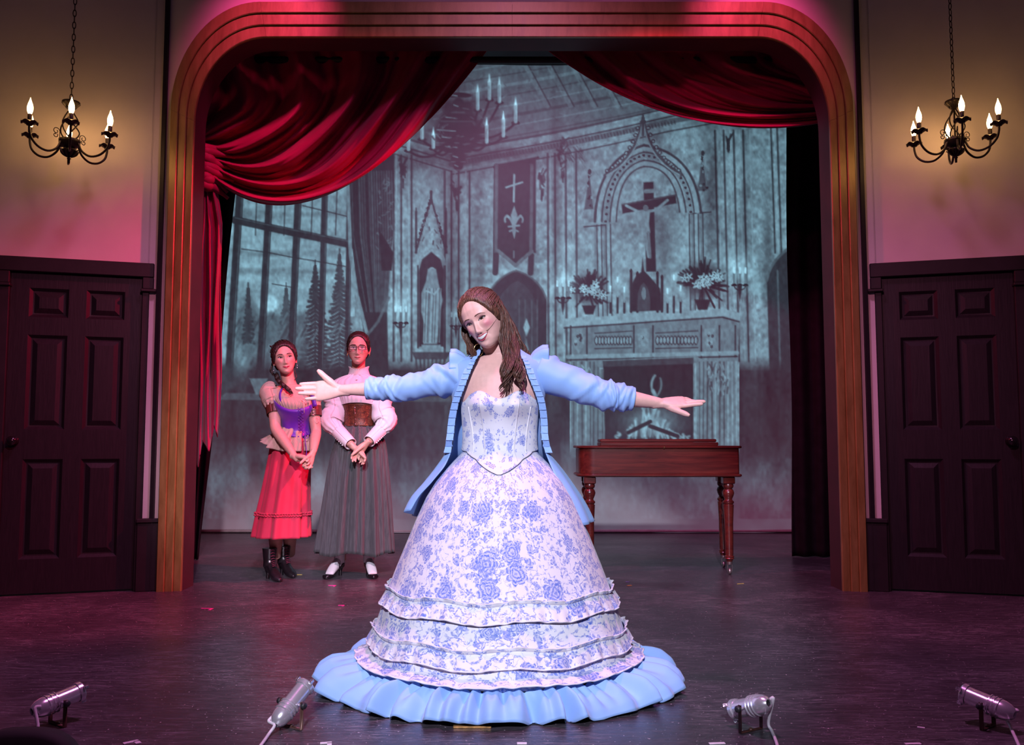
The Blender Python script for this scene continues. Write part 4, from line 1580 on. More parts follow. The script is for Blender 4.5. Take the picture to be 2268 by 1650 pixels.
# dark rounded seat back in the front row, cut by the lower left corner
sb = thing('front_row_seat', (-1.25, 2.25, -0.92), 'dark rounded seat back cut off by the lower left corner', 'seat')
SEAT = M_plain('black_vinyl', (0.004, 0.003, 0.004), 0.8)
SEATR = M_plain('dark_red_upholstery', (0.05, 0.003, 0.008), 0.8)
ctr = W(50, 1745, 2.25)
m = MB()
A = []
for o, yy in ((.0, .0), (.012, .012), (.012, .05), (0, .06)):
    A.append([(ctr.x + (.135 + o) * math.copysign(abs(cos(a)) ** .7, cos(a)), ctr.y - .03 + yy, ctr.z + (.130 + o) * math.copysign(abs(sin(a)) ** .75, sin(a))) for a in np.linspace(0, 2 * pi, 40, endpoint=False)])
m.grid(np.array(A), cv=True, capu=True)
m.build('backrest', SEAT, sb)
m = MB()
A = []
for o, yy in ((.0, -.042), (.02, -.036), (.03, -.02)):
    A.append([(ctr.x - .02 + (.06 + o) * cos(a), ctr.y + yy, ctr.z - .005 + (.07 + o) * sin(a)) for a in np.linspace(0, 2 * pi, 32, endpoint=False)])
m.grid(np.array(A), cv=True, capu=True)
m.build('cushion', SEATR, sb)
MB().box((ctr.x, ctr.y, (ctr.z - .10 - .92) / 2), (.06, .04, ctr.z - .10 + .92), None, .005).build('post', SEAT, sb)


# =================================================================== PEOPLE: toolkit
def remesh(mb, voxel, iters=3, fac=0.5):
    V = np.vstack(mb.V)
    me = mesh_np('tmp', V, mb.F, True)
    o = bpy.data.objects.new('tmp', me)
    COL.objects.link(o)
    md = o.modifiers.new('r', 'REMESH')
    md.mode = 'VOXEL'
    md.voxel_size = voxel
    if iters:
        sm = o.modifiers.new('s', 'SMOOTH')
        sm.factor = fac
        sm.iterations = iters
    dg = bpy.context.evaluated_depsgraph_get()
    me2 = bpy.data.meshes.new_from_object(o.evaluated_get(dg))
    bpy.data.objects.remove(o)
    bpy.data.meshes.remove(me)
    me2.polygons.foreach_set('use_smooth', [True] * len(me2.polygons))
    return me2


HZ = [.118, .115, .108, .095, .080, .050, .020, 0, -.030, -.060, -.085, -.100, -.110, -.116]
HW = [.003, .020, .036, .052, .064, .0735, .0755, .074, .0705, .060, .046, .033, .020, .003]
HF = [-.002, -.022, -.042, -.061, -.076, -.089, -.0925, -.089, -.088, -.0885, -.0875, -.084, -.077, -.062]
HB = [.012, .030, .052, .074, .088, .099, .100, .097, .086, .058, .022, -.004, -.030, -.052]


def head_pts(features=True, grow=0.0, nz=84, na=112, slim=1.0, smile=0.0):
    u = np.linspace(0, 1, nz)
    z = .1175 - .233 * (0.5 - 0.5 * np.cos(pi * (0.02 + .96 * u))) / 1.0
    A = np.zeros((nz, na, 3))
    th = np.arange(na) * 2 * pi / na           # 0 = front (-y)
    xs, ys = HZ[::-1], None
    for i in range(nz):
        zz = z[i]
        w = np.interp(zz, HZ[::-1], HW[::-1]) * slim
        f = np.interp(zz, HZ[::-1], HF[::-1])
        b = np.interp(zz, HZ[::-1], HB[::-1])
        yc = f + min(0.075, (b - f) * .52)
        sx = np.sin(th)
        cz = np.cos(th)
        pf = 0.88
        X = w * np.sign(sx) * np.abs(sx) ** 0.92
        Y = np.where(cz > 0, yc - (yc - f) * np.abs(cz) ** pf, yc + (b - yc) * np.abs(cz) ** 1.0)
        A[i, :, 0], A[i, :, 1], A[i, :, 2] = X, Y, zz
    X, Y, Z = A[..., 0], A[..., 1], A[..., 2]
    if features:
        front = np.clip(-(Y + .015) / .03, 0, 1)

        def g(x0, z0, sx_, sz_):
            return np.exp(-((X - x0) / sx_) ** 2 - ((Z - z0) / sz_) ** 2)
        nh = np.interp(Z, [-.054, -.049, -.044, -.037, -.030, -.015, 0.0, .012, .022], [0, .007, .017, .0215, .0195, .0125, .0065, .003, 0])
        nw = np.interp(Z, [-.05, -.037, -.02, 0.0, .02], [.0105, .0105, .0078, .0065, .008])
        Y = Y - front * nh * np.exp(-(X / nw) ** 2)
        for s in (-1, 1):
            Y = Y - front * (.0075 * g(s * .0115, -.043, .0058, .0062))
            Y = Y + front * (.0105 * g(s * .030, .001, .0165, .0105))
            Y = Y - front * (.0030 * g(s * .031, .022, .020, .007))
            Y = Y - front * ((.0045 + .0045 * smile) * g(s * .041, -.026 + .006 * smile, .017, .015))
            Y = Y + front * ((.002 + .002 * smile) * g(s * .030, -.058, .008, .016))
            # smile fold from nose wing to mouth corner
            zt = np.clip((-.040 - Z) / .034, 0, 1)
            xl = s * (.0155 + .0155 * zt)
            fold = np.exp(-((X - xl) / .0042) ** 2) * np.clip(1 - np.abs(zt - .5) * 1.7, 0, 1)
            Y = Y + front * (.0012 + .0030 * smile) * fold
        Y = Y - front * .0050 * g(0, -.064, .020, .0075)
        Y = Y - front * .0045 * g(0, -.0755, .017, .0055)
        Y = Y + front * .0035 * g(0, -.0835, .014, .0045)
        Y = Y - front * .0060 * g(0, -.098, .015, .010)
        A[..., 1] = Y
    if grow:
        c = np.array([0, .005, .01])
        D = A - c
        A = c + D * (1 + grow / np.linalg.norm(D, axis=-1, keepdims=True))
    return A


def add_head(mb, R, c, k=1.0, slim=1.0, smile=0.0, ears=True):
    A = head_pts(slim=slim, smile=smile)
    A = A.reshape(-1, 3) * k
    Rn = np.array(R)
    n, m = 84, 112
    mb.grid((A @ Rn.T + np.array(c)).reshape(n, m, 3), cv=True, capu=True)
    if ears:
        for s in (-1, 1):
            m2 = MB()
            Re = np.array(Matrix.Rotation(s * -.35, 3, 'Z') @ Matrix.Rotation(-.18, 3, 'X'))
            m2.ball((s * .0775, .010, -.008), (.008, .019, .031), 16, Re)
            m2.ball((s * .0765, .004, -.034), (.007, .009, .011), 10)
            for V in m2.V:
                pass
            VV = np.vstack(m2.V) * k
            mb.add(VV @ Rn.T + np.array(c), m2.F)


def headrot(yaw, roll, pitch=0.0):
    return Matrix.Rotation(-radians(roll), 3, 'Y') @ Matrix.Rotation(radians(yaw), 3, 'Z') @ Matrix.Rotation(radians(pitch), 3, 'X')


def hand(mb, wrist, a, s, size=1.0, curl=(.2, .2, .2, .2), spread=(.12, .03, -.06, -.16), thumb=(0.55, 0.75, 0.15), tcurl=.15, bend2=None):
    """a: to the fingertips, s: to the thumb side; fingers curl towards the palm normal n"""
    a = np.array(Vector(a).normalized())
    s = np.array(s, float)
    s = s - a * (s @ a)
    s /= np.linalg.norm(s)
    n = HANDSIDE * np.cross(a, s)
    w = np.array(wrist, float)
    k = size
    A = []
    for (d, hw, ht, sh) in ((-.034, .0215, .0185, 0), (-.012, .0215, .0170, 0), (.004, .0235, .0160, 0), (.020, .030, .0160, .001), (.045, .0365, .0145, .001), (.070, .0395, .0125, 0), (.088, .0385, .0105, -.001), (.096, .034, .007, -.002)):
        th = np.arange(24) * 2 * pi / 24
        c, q = np.cos(th), np.sin(th)
        A.append(w + k * (a * d + s * sh) + k * hw * (np.sign(c) * np.abs(c) ** .8)[:, None] * s + k * ht * (np.sign(q) * np.abs(q) ** .8)[:, None] * n)
    mb.grid(np.array(A), cv=True, capu=True)
    base = [(.028, .086, .073, .0086), (.0095, .092, .081, .0089), (-.0095, .088, .075, .0083), (-.0270, .078, .059, .0074)]
    for f in range(4):
        so, ao, L, r = base[f]
        sp_ = spread[f]
        d = a * cos(sp_) + s * sin(sp_)
        c1 = curl[f]
        c2 = c1 * 1.1 if bend2 is None else bend2[f]
        p = w + k * (s * so + a * (ao - .016) + n * .000)
        pts = [p, p + d * k * .014]
        ang = 0.0
        for seg, (fr, cc) in enumerate(((.46, c1), (.30, c2), (.24, c2 * .7))):
            ang += cc
            dd = d * cos(ang) + n * sin(ang)
            q = pts[-1]
            pts.append(q + dd * k * L * fr * .5)
            pts.append(q + dd * k * L * fr)
        P = smoothpath(pts, 18)
        rr = np.interp(np.linspace(0, 1, 18), [0, .2, .45, .52, .75, .92, 1.0], [r * 1.02, r * 1.03, r * .97, r * 1.0, r * .9, r * .80, r * .45]) * k
        mb.tube(P, rr, 12)
    td = thumb[0] * a + thumb[1] * s + thumb[2] * n
    td /= np.linalg.norm(td)
    p0 = w + k * (a * .008 + s * .006 + n * .003)
    p1 = p0 + td * k * .052
    t2 = td * cos(tcurl) + (a if tcurl >= 0 else -a) * sin(abs(tcurl))
    p2 = p1 + t2 * k * .032
    p3 = p2 + t2 * k * .026
    mb.tube(smoothpath([p0, (p0 + p1) / 2, p1, p2, p3], 16), np.interp(np.linspace(0, 1, 16), [0, .4, .65, .85, 1], [.0125, .0140, .0114, .0108, .0058]) * k, 12)


HANDSIDE = 1.0


def rings(mb, tab, n=40, cap=True, p=2.0):
    """tab rows: (cx, cy, z, a, b)"""
    th = np.arange(n) * 2 * pi / n
    A = []
    for cx, cy, z, a, b in tab:
        sx, cz = np.sin(th), np.cos(th)
        e = 2.0 / p
        A.append(np.column_stack([cx + a * np.sign(sx) * np.abs(sx) ** e, cy - b * np.sign(cz) * np.abs(cz) ** e, np.full(n, z)]))
    mb.grid(np.array(A), cv=True, capu=cap)


def resample(tab, n):
    """rows sorted by z, smooth interpolate to n rows"""
    return smoothpath(np.array(tab, float), n)


class Face:
    def __init__(self, me, R, c, k, parent):
        vs = [v.co.copy() for v in me.vertices]
        ps = [tuple(p.vertices) for p in me.polygons]
        self.bvh = BVHTree.FromPolygons(vs, ps)
        self.R, self.c, self.k, self.parent = R, Vector(c), k, parent
        self.fwd = (R @ Vector((0, -1, 0))).normalized()

    def pt(self, u, v, off):
        o = self.c + self.R @ (Vector((u, -.25, v)) * self.k)
        h = self.bvh.ray_cast(o, -self.fwd)
        p = h[0] if h[0] is not None else o - self.fwd * .17 * self.k
        return p + self.fwd * off * self.k

    def patch(self, name, us, lo, hi, off, mat, rows=6, dome=0.0, parent=None):
        A = np.zeros((len(us), rows, 3))
        for i, u in enumerate(us):
            for j in range(rows):
                t = j / (rows - 1)
                d = dome * sin(pi * t) * sin(pi * min(1, max(0, (i + .5) / len(us))))
                A[i, j] = self.pt(u, lo[i] + (hi[i] - lo[i]) * t, off + d)
        m = MB()
        m.grid(A)
        return m.build(name, mat, parent or self.parent)


EYEW = M_plain('eye_white', (0.75, 0.70, 0.70), 0.25)
IRISB = M_plain('dark_iris', (0.03, 0.015, 0.010), 0.15)
IRISG = M_plain('grey_iris', (0.07, 0.075, 0.08), 0.15)
LASH = M_plain('black_lashes', (0.010, 0.006, 0.006), 0.6)
TEETH = M_plain('teeth_white', (0.80, 0.76, 0.74), 0.25)
MOUTHD = M_plain('mouth_dark', (0.06, 0.008, 0.010), 0.5)


def eyes(F_, body, iris, open_=1.0, smile=0.3, gaze=0.0, lashw=.0018, shadow=None):
    for s in (-1, 1):
        uc, hw = s * .0305, .0145
        us = np.linspace(uc - hw, uc + hw, 19)
        x = (us - uc) / hw
        base = .0005 + .0022 * x * s
        hi = base + .0058 * open_ * (1 - np.abs(x) ** 2.2)
        lo = base - (.0040 * open_ - .0030 * smile * open_) * (1 - np.abs(x) ** 2.2)
        if shadow:
            F_.patch('eyeshadow', us, hi, hi + .0065 * (1 - np.abs(x * .9) ** 3), .0004, shadow, 4, 0, body)
        F_.patch('eye', us, lo, hi, .0006, EYEW, 6, .0008, body)
        r = .0058
        ui = np.linspace(uc + gaze - r, uc + gaze + r, 15)
        dz = np.sqrt(np.clip(r * r - (ui - uc - gaze) ** 2, 0, None))
        xb = (ui - uc) / hw
        bb_ = .0005 + .0022 * xb * s
        h2 = np.minimum(.0012 + dz, bb_ + .0058 * open_ * (1 - np.abs(xb) ** 2.2))
        l2 = np.maximum(.0012 - dz, bb_ - (.0040 * open_ - .0030 * smile * open_) * (1 - np.abs(xb) ** 2.2))
        F_.patch('iris', ui, np.minimum(l2, h2), h2, .0016, iris, 5, .0004, body)
        ul = np.linspace(uc - hw * 1.02, uc + hw * 1.02 + s * .002, 19) if s > 0 else np.linspace(uc - hw * 1.02 - .002, uc + hw * 1.02, 19)
        xl = np.clip((ul - uc) / hw, -1, 1)
        hl = .0005 + .0022 * xl * s + .0058 * open_ * (1 - np.abs(xl) ** 2.2)
        F_.patch('upper_lashes', ul, hl - lashw * .35, hl + lashw * (0.7 + .6 * np.clip(xl * s, 0, 1)), .0020, LASH, 4, .0008, body)
        F_.patch('lower_lashes', us[2:-2], lo[2:-2] - .0008, lo[2:-2], .0012, LASH, 3, 0, body)


def brows(F_, body, mat, arch=.004, h=.021, w=.0022, tilt=0.0):
    for s in (-1, 1):
        us = np.linspace(s * .013, s * .052, 20)
        t = np.linspace(0, 1, 20)
        mid = h + arch * np.sin(pi * np.clip(t * .85 + .12, 0, 1)) - .002 + tilt * (t - .5) - .004 * np.clip(t - .7, 0, 1) / .3
        wd = w * np.interp(t, [0, .15, .55, 1.0], [.7, 1.0, .85, .15])
        F_.patch('brow', us, mid - wd, mid + wd, .0010, mat, 4, .0006, body)


def lips(F_, body, mat, w=.023, up=.004, z0=-.0665, th=.0052, thl=.0062, openg=0.0):
    us = np.linspace(-w, w, 27)
    x = us / w
    mid = z0 + up * np.abs(x) ** 1.8
    env = np.clip(1 - np.abs(x) ** 2.3, 0, 1)
    cup = th * env * (1 + .18 * np.cos(np.clip(x * 7, -pi, pi)) * -1)
    og = openg * env
    F_.patch('upper_lip', us, mid + og * .40, mid + og * .40 + cup, .0008, mat, 5, .0022, body)
    F_.patch('lower_lip', us, mid - og * .60 - thl * env, mid - og * .60, .0008, mat, 5, .0026, body)
    if openg > 0:
        F_.patch('mouth_opening', us, mid - og * .62, mid + og * .45, .0004, MOUTHD, 4, 0, body)
        ut = us[3:-3]
        e2 = env[3:-3]
        mt = mid[3:-3]
        n = 10
        tu = np.linspace(-w * .84, w * .84, n + 1)
        for q in range(n):                      # upper teeth, one by one
            uu = np.linspace(tu[q] + .00006, tu[q + 1] - .00006, 5)
            xx = uu / w
            ee = np.clip(1 - np.abs(xx) ** 2.3, 0, 1)
            mm = z0 + up * np.abs(xx) ** 1.8
            F_.patch('tooth', uu, mm - openg * .42 * ee, mm + openg * .44 * ee, .0010, TEETH, 4, .0009, body)
    else:
        F_.patch('lip_line', us[1:-1], mid[1:-1] - .0006, mid[1:-1] + .0006, .0030, MOUTHD, 3, 0, body)


def skin_mat(name, col, blush=(0.75, 0.25, 0.30)):
    t = NT(name)
    at = t.n('ShaderNodeAttribute', attribute_name='blush')
    f = t.noise(t.coord('Object'), 55, 3)
    b0 = t.ramp(f, [(0.3, tuple(c * .94 for c in col)), (0.7, tuple(min(1, c * 1.04) for c in col))])
    t.base(t.mix(at.outputs['Fac'], b0, tuple(blush)))
    t.set(rough=0.48, spec=0.4, sss=0.0)
    return t.m


def paint_blush(me, R, c, k, amt):
    V = np.zeros(len(me.vertices) * 3, np.float32)
    me.vertices.foreach_get('co', V)
    L = (V.reshape(-1, 3) - np.array(c)) @ np.array(R) / k
    b = np.zeros(len(L))
    for s in (-1, 1):
        b += amt * np.exp(-((L[:, 0] - s * .044) / .016) ** 2 - ((L[:, 2] + .026) / .014) ** 2) * (L[:, 1] < -.02)
    at = me.attributes.new('blush', 'FLOAT', 'POINT')
    at.data.foreach_set('value', b.astype(np.float32))


def body_obj(name, me, mat, parent):
    me.materials.clear()
    me.materials.append(mat)
    o = bpy.data.objects.new(name, me)
    return link(o, parent)


def mat_hair(name, dark, mid, light, rough=0.38):
    t = NT(name)
    at = t.n('ShaderNodeUVMap')
    v = t.coord('Object', (60, 60, 9))
    f = t.noise(v, 3.0, 5, 0.6, 0.3)
    t.base(t.ramp(f, [(0.3, dark), (0.52, mid), (0.75, light)]))
    t.bump(t.noise(t.coord('Object', (160, 160, 30)), 3.0, 3), 0.45, 0.004)
    t.set(rough=rough, spec=0.5)
    return t.m


def hair_cap(R, c, k, mat, parent, line_, grow=.009, groove=.0012, ng=52, slim=1.0, name='hair_cap', strands=0, seed=1, knot=(0, .085, .06), srad=.0030):
    """scalp shell: line_(x,y,z) is a signed measure, > 0 where hair grows; the shell dives under the skin at the hairline"""
    nz, na = 90, 150
    A = head_pts(False, 0.0, nz, na, slim)
    th = np.arange(na) * 2 * pi / na
    S = np.array([[line_(*p) for p in row] for row in A])
    g = np.clip((S + .10) / .34, 0, 1)
    g = g * g * (3 - 2 * g)
    cc = np.array([0, .005, .01])
    D = A - cc
    D /= np.linalg.norm(D, axis=-1, keepdims=True)
    rel = (groove * np.sin(ng * th + 40 * A[..., 2]))[..., None]
    A2 = A + D * ((-.008 + (grow + .008) * g)[..., None] + rel * g[..., None])
    V = A2.reshape(-1, 3)
    ok = (S > -.14).reshape(-1)
    idx = np.arange(nz * na).reshape(nz, na)
    Fs = []
    for i in range(nz - 1):
        for j in range(na):
            q = (idx[i, j], idx[i, (j + 1) % na], idx[i + 1, (j + 1) % na], idx[i + 1, j])
            if ok[list(q)].all():
                Fs.append(q)
    V = np.vstack([V, A2[0].mean(0)[None]])
    for j in range(na):
        Fs.append((len(V) - 1, idx[0, (j + 1) % na], idx[0, j]))
    Rn = np.array(R)
    o = obj(name, (V * k) @ Rn.T + np.array(c), Fs, mat, parent)
    if strands:
        # combed strands from the hairline to the knot, lying on the scalp
        r = random.Random(seed)
        Dn = D.reshape(-1, 3)
        rad = np.linalg.norm(A.reshape(-1, 3) - cc, axis=1)
        edge = [i for i in range(len(Dn)) if 0.06 < S.reshape(-1)[i] < .5 and A.reshape(-1, 3)[i][2] > -.04]
        m = MB()
        kd = np.array(knot) - cc
        kd /= np.linalg.norm(kd)
        for q in range(strands):
            i = r.choice(edge)
            d0 = Dn[i]
            pts = []
            for u in np.linspace(0, 1, 16):
                d = d0 * (1 - u) + kd * u
                d = d / np.linalg.norm(d)
                # bow the path so hair sweeps back along the head
                j = np.argmax(Dn @ d)
                pts.append(cc + d * (rad[j] + grow * (.35 + .75 * min(1, u * 4)) + .0015 * sin(q)))
            P = smoothpath(np.array(pts), 22)
            rr = srad * r.uniform(.7, 1.3) * np.interp(np.linspace(0, 1, 22), [0, .1, .8, 1], [.2, .8, 1, .7])
            m.tube((P * k) @ Rn.T + np.array(c), rr * k, 6, True, .7)
        m.build('combed_hair', mat, parent)
    return o


def locks(mb, guides, seed):
    """guides: (list of (px,py,Y), count, spread m, r0, wave amplitude, waves)"""
    r = random.Random(seed)
    for pts, cnt, spd, r0, wa, nw in guides:
        P = np.array([W(*p) for p in pts])
        q = 0
        while q < cnt:
            off0 = np.array([r.gauss(0, spd), r.gauss(0, spd * .7), r.gauss(0, spd * .25)])
            ph = r.uniform(0, 6.28)
            nwv = nw * r.uniform(.85, 1.15)
            lf0 = r.uniform(.84, 1.02)
            for g_ in range(6):                      # strands of one lock wave together
                if q >= cnt:
                    break
                q += 1
                j = r0 * 1.1
                off = off0 + np.array([r.gauss(0, j), r.gauss(0, j), r.gauss(0, j * .3)])
                n = 40
                S = smoothpath(P, n)
                u = np.linspace(0, 1, n)
                f = np.clip(u * 2.2, 0.25, 1)[:, None]
                p2 = ph + r.gauss(0, .25)
                env = wa * np.clip(u * 1.6 - .25, 0, 1)
                S = S + off * f + (env * np.sin(2 * pi * nwv * u + p2))[:, None] * np.array([1, .3, 0]) + (env * np.cos(2 * pi * nwv * u + p2))[:, None] * np.array([0, .8, .25])
                m = max(8, int(n * lf0 * r.uniform(.93, 1.0)))
                S = S[:m]
                uu = np.linspace(0, 1, m)
                rr = r0 * r.uniform(.7, 1.2) * np.interp(uu, [0, .12, .6, .9, 1], [.75, 1, .9, .55, .08])
                mb.tube(S, rr, 6, True, 0.5)


def wrinkle(A, amp, seed, fu=3.0, n=7, sharp=1.6):
    """displace a ring grid along its normals by a few broad diagonal folds"""
    r = random.Random(seed)
    A = np.array(A)
    nu, nv = A.shape[:2]
    c = A.mean(1, keepdims=True)
    D = A - c
    D /= np.linalg.norm(D, axis=-1, keepdims=True) + 1e-9
    U, Vv = np.meshgrid(np.linspace(0, 1, nu), np.arange(nv) / nv * 2 * pi, indexing='ij')
    h = np.zeros((nu, nv))
    for q in range(n):
        u0, v0 = r.uniform(.05, .95), r.uniform(0, 2 * pi)
        sl = r.uniform(-1.6, 1.6)
        wu = r.uniform(.018, .045) * (1.0 if sharp > 1 else .8)
        wv = r.uniform(.9, 1.9)
        dv = (Vv - v0 + pi) % (2 * pi) - pi
        du = U - u0 - sl * .07 * dv
        h += r.uniform(.5, 1.0) * (np.exp(-(du / wu) ** 2) - .55 * np.exp(-((du - wu * 1.5) / wu) ** 2)) * np.exp(-(dv / wv) ** 2)
    return A + D * (amp * h)[..., None]


# =================================================================== LEADING ACTRESS
LY = 3.48
LX = W(1107, 1000, LY).x
lead = thing('person', (LX, LY, 0), 'woman in a blue floral ball gown and light blue jacket with arms spread wide', 'person')
SKIN1 = skin_mat('fair_skin', (0.76, 0.44, 0.385), (0.70, 0.19, 0.26))


def PZ(py, Y=LY):
    return W(1107, py, Y).z


def PX(px, py=900, Y=LY):
    return W(px, py, Y).x


HC = W(1074, 705.5, LY - .03)
HR = headrot(-30, 24, 5)
HK = 1.0
bm = MB()
add_head(bm, HR, HC, HK, .97, 1.0, False)
bm.tube(smoothpath([W(1084, 742, LY - .005), W(1094, 765, LY + .004), W(1106, 790, LY + .012), W(1110, 830, LY + .03)], 14), np.interp(np.linspace(0, 1, 14), [0, .4, .75, 1], [.050, .047, .050, .066]), 28)
TT = []
for py, xl, xr, b, dy in ((783, 1080, 1142, .050, .012), (792, 1056, 1166, .058, .012), (802, 1038, 1182, .066, .010), (814, 1022, 1196, .074, .006), (832, 1016, 1200, .084, 0), (860, 1016, 1199, .095, -.002), (890, 1018, 1195, .104, -.004), (925, 1030, 1188, .092, 0)):
    TT.append((PX((xl + xr) / 2, py), LY + dy, PZ(py), (PX(xr, py) - PX(xl, py)) / 2 - .006, b))
rings(bm, resample(TT, 40), 48, True, 2.3)
for s in (-1, 1):
    bm.ball((LX + s * .062, LY - .066, PZ(902)), (.056, .046, .056), 18)
RS, RE, RW = W(1018, 834, LY), W(893, 860, LY - .03), W(757, 863, LY - .02)
LS, LE, LW = W(1200, 826, LY), W(1333, 873, LY - .05), W(1462, 893, LY - .04)


def arm(mb, S, E, Wr, k=1.0):
    P = [S, S.lerp(E, .33), S.lerp(E, .7), E, E.lerp(Wr, .25), E.lerp(Wr, .55), E.lerp(Wr, .82), Wr, E.lerp(Wr, 1.14)]
    mb.tube(smoothpath(P, 34), np.interp(np.linspace(0, 1, 34), np.linspace(0, 1, 9), [.052, .046, .041, .037, .039, .034, .027, .0225, .0135]) * k, 22)


arm(bm, RS, RE, RW, .86)
arm(bm, LS, LE, LW, .92)
HANDSIDE = -1.0       # palm of the raised right hand faces the audience
hand(bm, RW - Vector((.004, 0, .003)), (-1, -.08, -.015), (-.01, .10, 1), 1.03, (-.04, .05, .10, .06), (-.03, -.02, -.02, -.07), (.76, .66, .12), -.06, (.04, .08, .12, .06))
HANDSIDE = 1.0        # left hand, back up, thumb towards the audience and down
hand(bm, LW + Vector((.004, 0, 0)), (1, -.02, .05), (-.05, -.80, -.52), 1.0, (-.16, -.12, .10, .14), (.10, .05, -.02, -.10), (.74, .62, .12), .12, (.05, .08, .25, .3))
me = remesh(bm, .0021, 5, .5)
paint_blush(me, HR, HC, HK, .75)
lead_body = body_obj('body', me, SKIN1, lead)
FC = Face(me, HR, HC, HK, lead)
BROW1 = M_plain('brown_brow', (0.09, 0.035, 0.022), 0.7)
LIP1 = M_plain('rose_lipstick', (0.50, 0.07, 0.11), 0.3)
SHAD = M_plain('mauve_eyeshadow', (0.30, 0.14, 0.15), 0.6)
eyes(FC, lead_body, IRISB, .78, .8, -.0015, .0030, SHAD)
brows(FC, lead_body, BROW1, .0045, .0195, .0019)
lips(FC, lead_body, LIP1, .0275, .0095, -.0650, .0044, .0062, .0130)
# shade inside the nose: dark patches laid on the skin, no hollows
for s in (-1, 1):
    us = np.linspace(s * .0045, s * .0105, 7)
    FC.patch('nostril_shade', us, np.full(7, -.0505), -.0478 + .0008 * np.sin(np.linspace(0, pi, 7)), .0006, MOUTHD, 3, 0, lead_body)

# ---- gown
WHITE = (0.80, 0.79, 0.86)


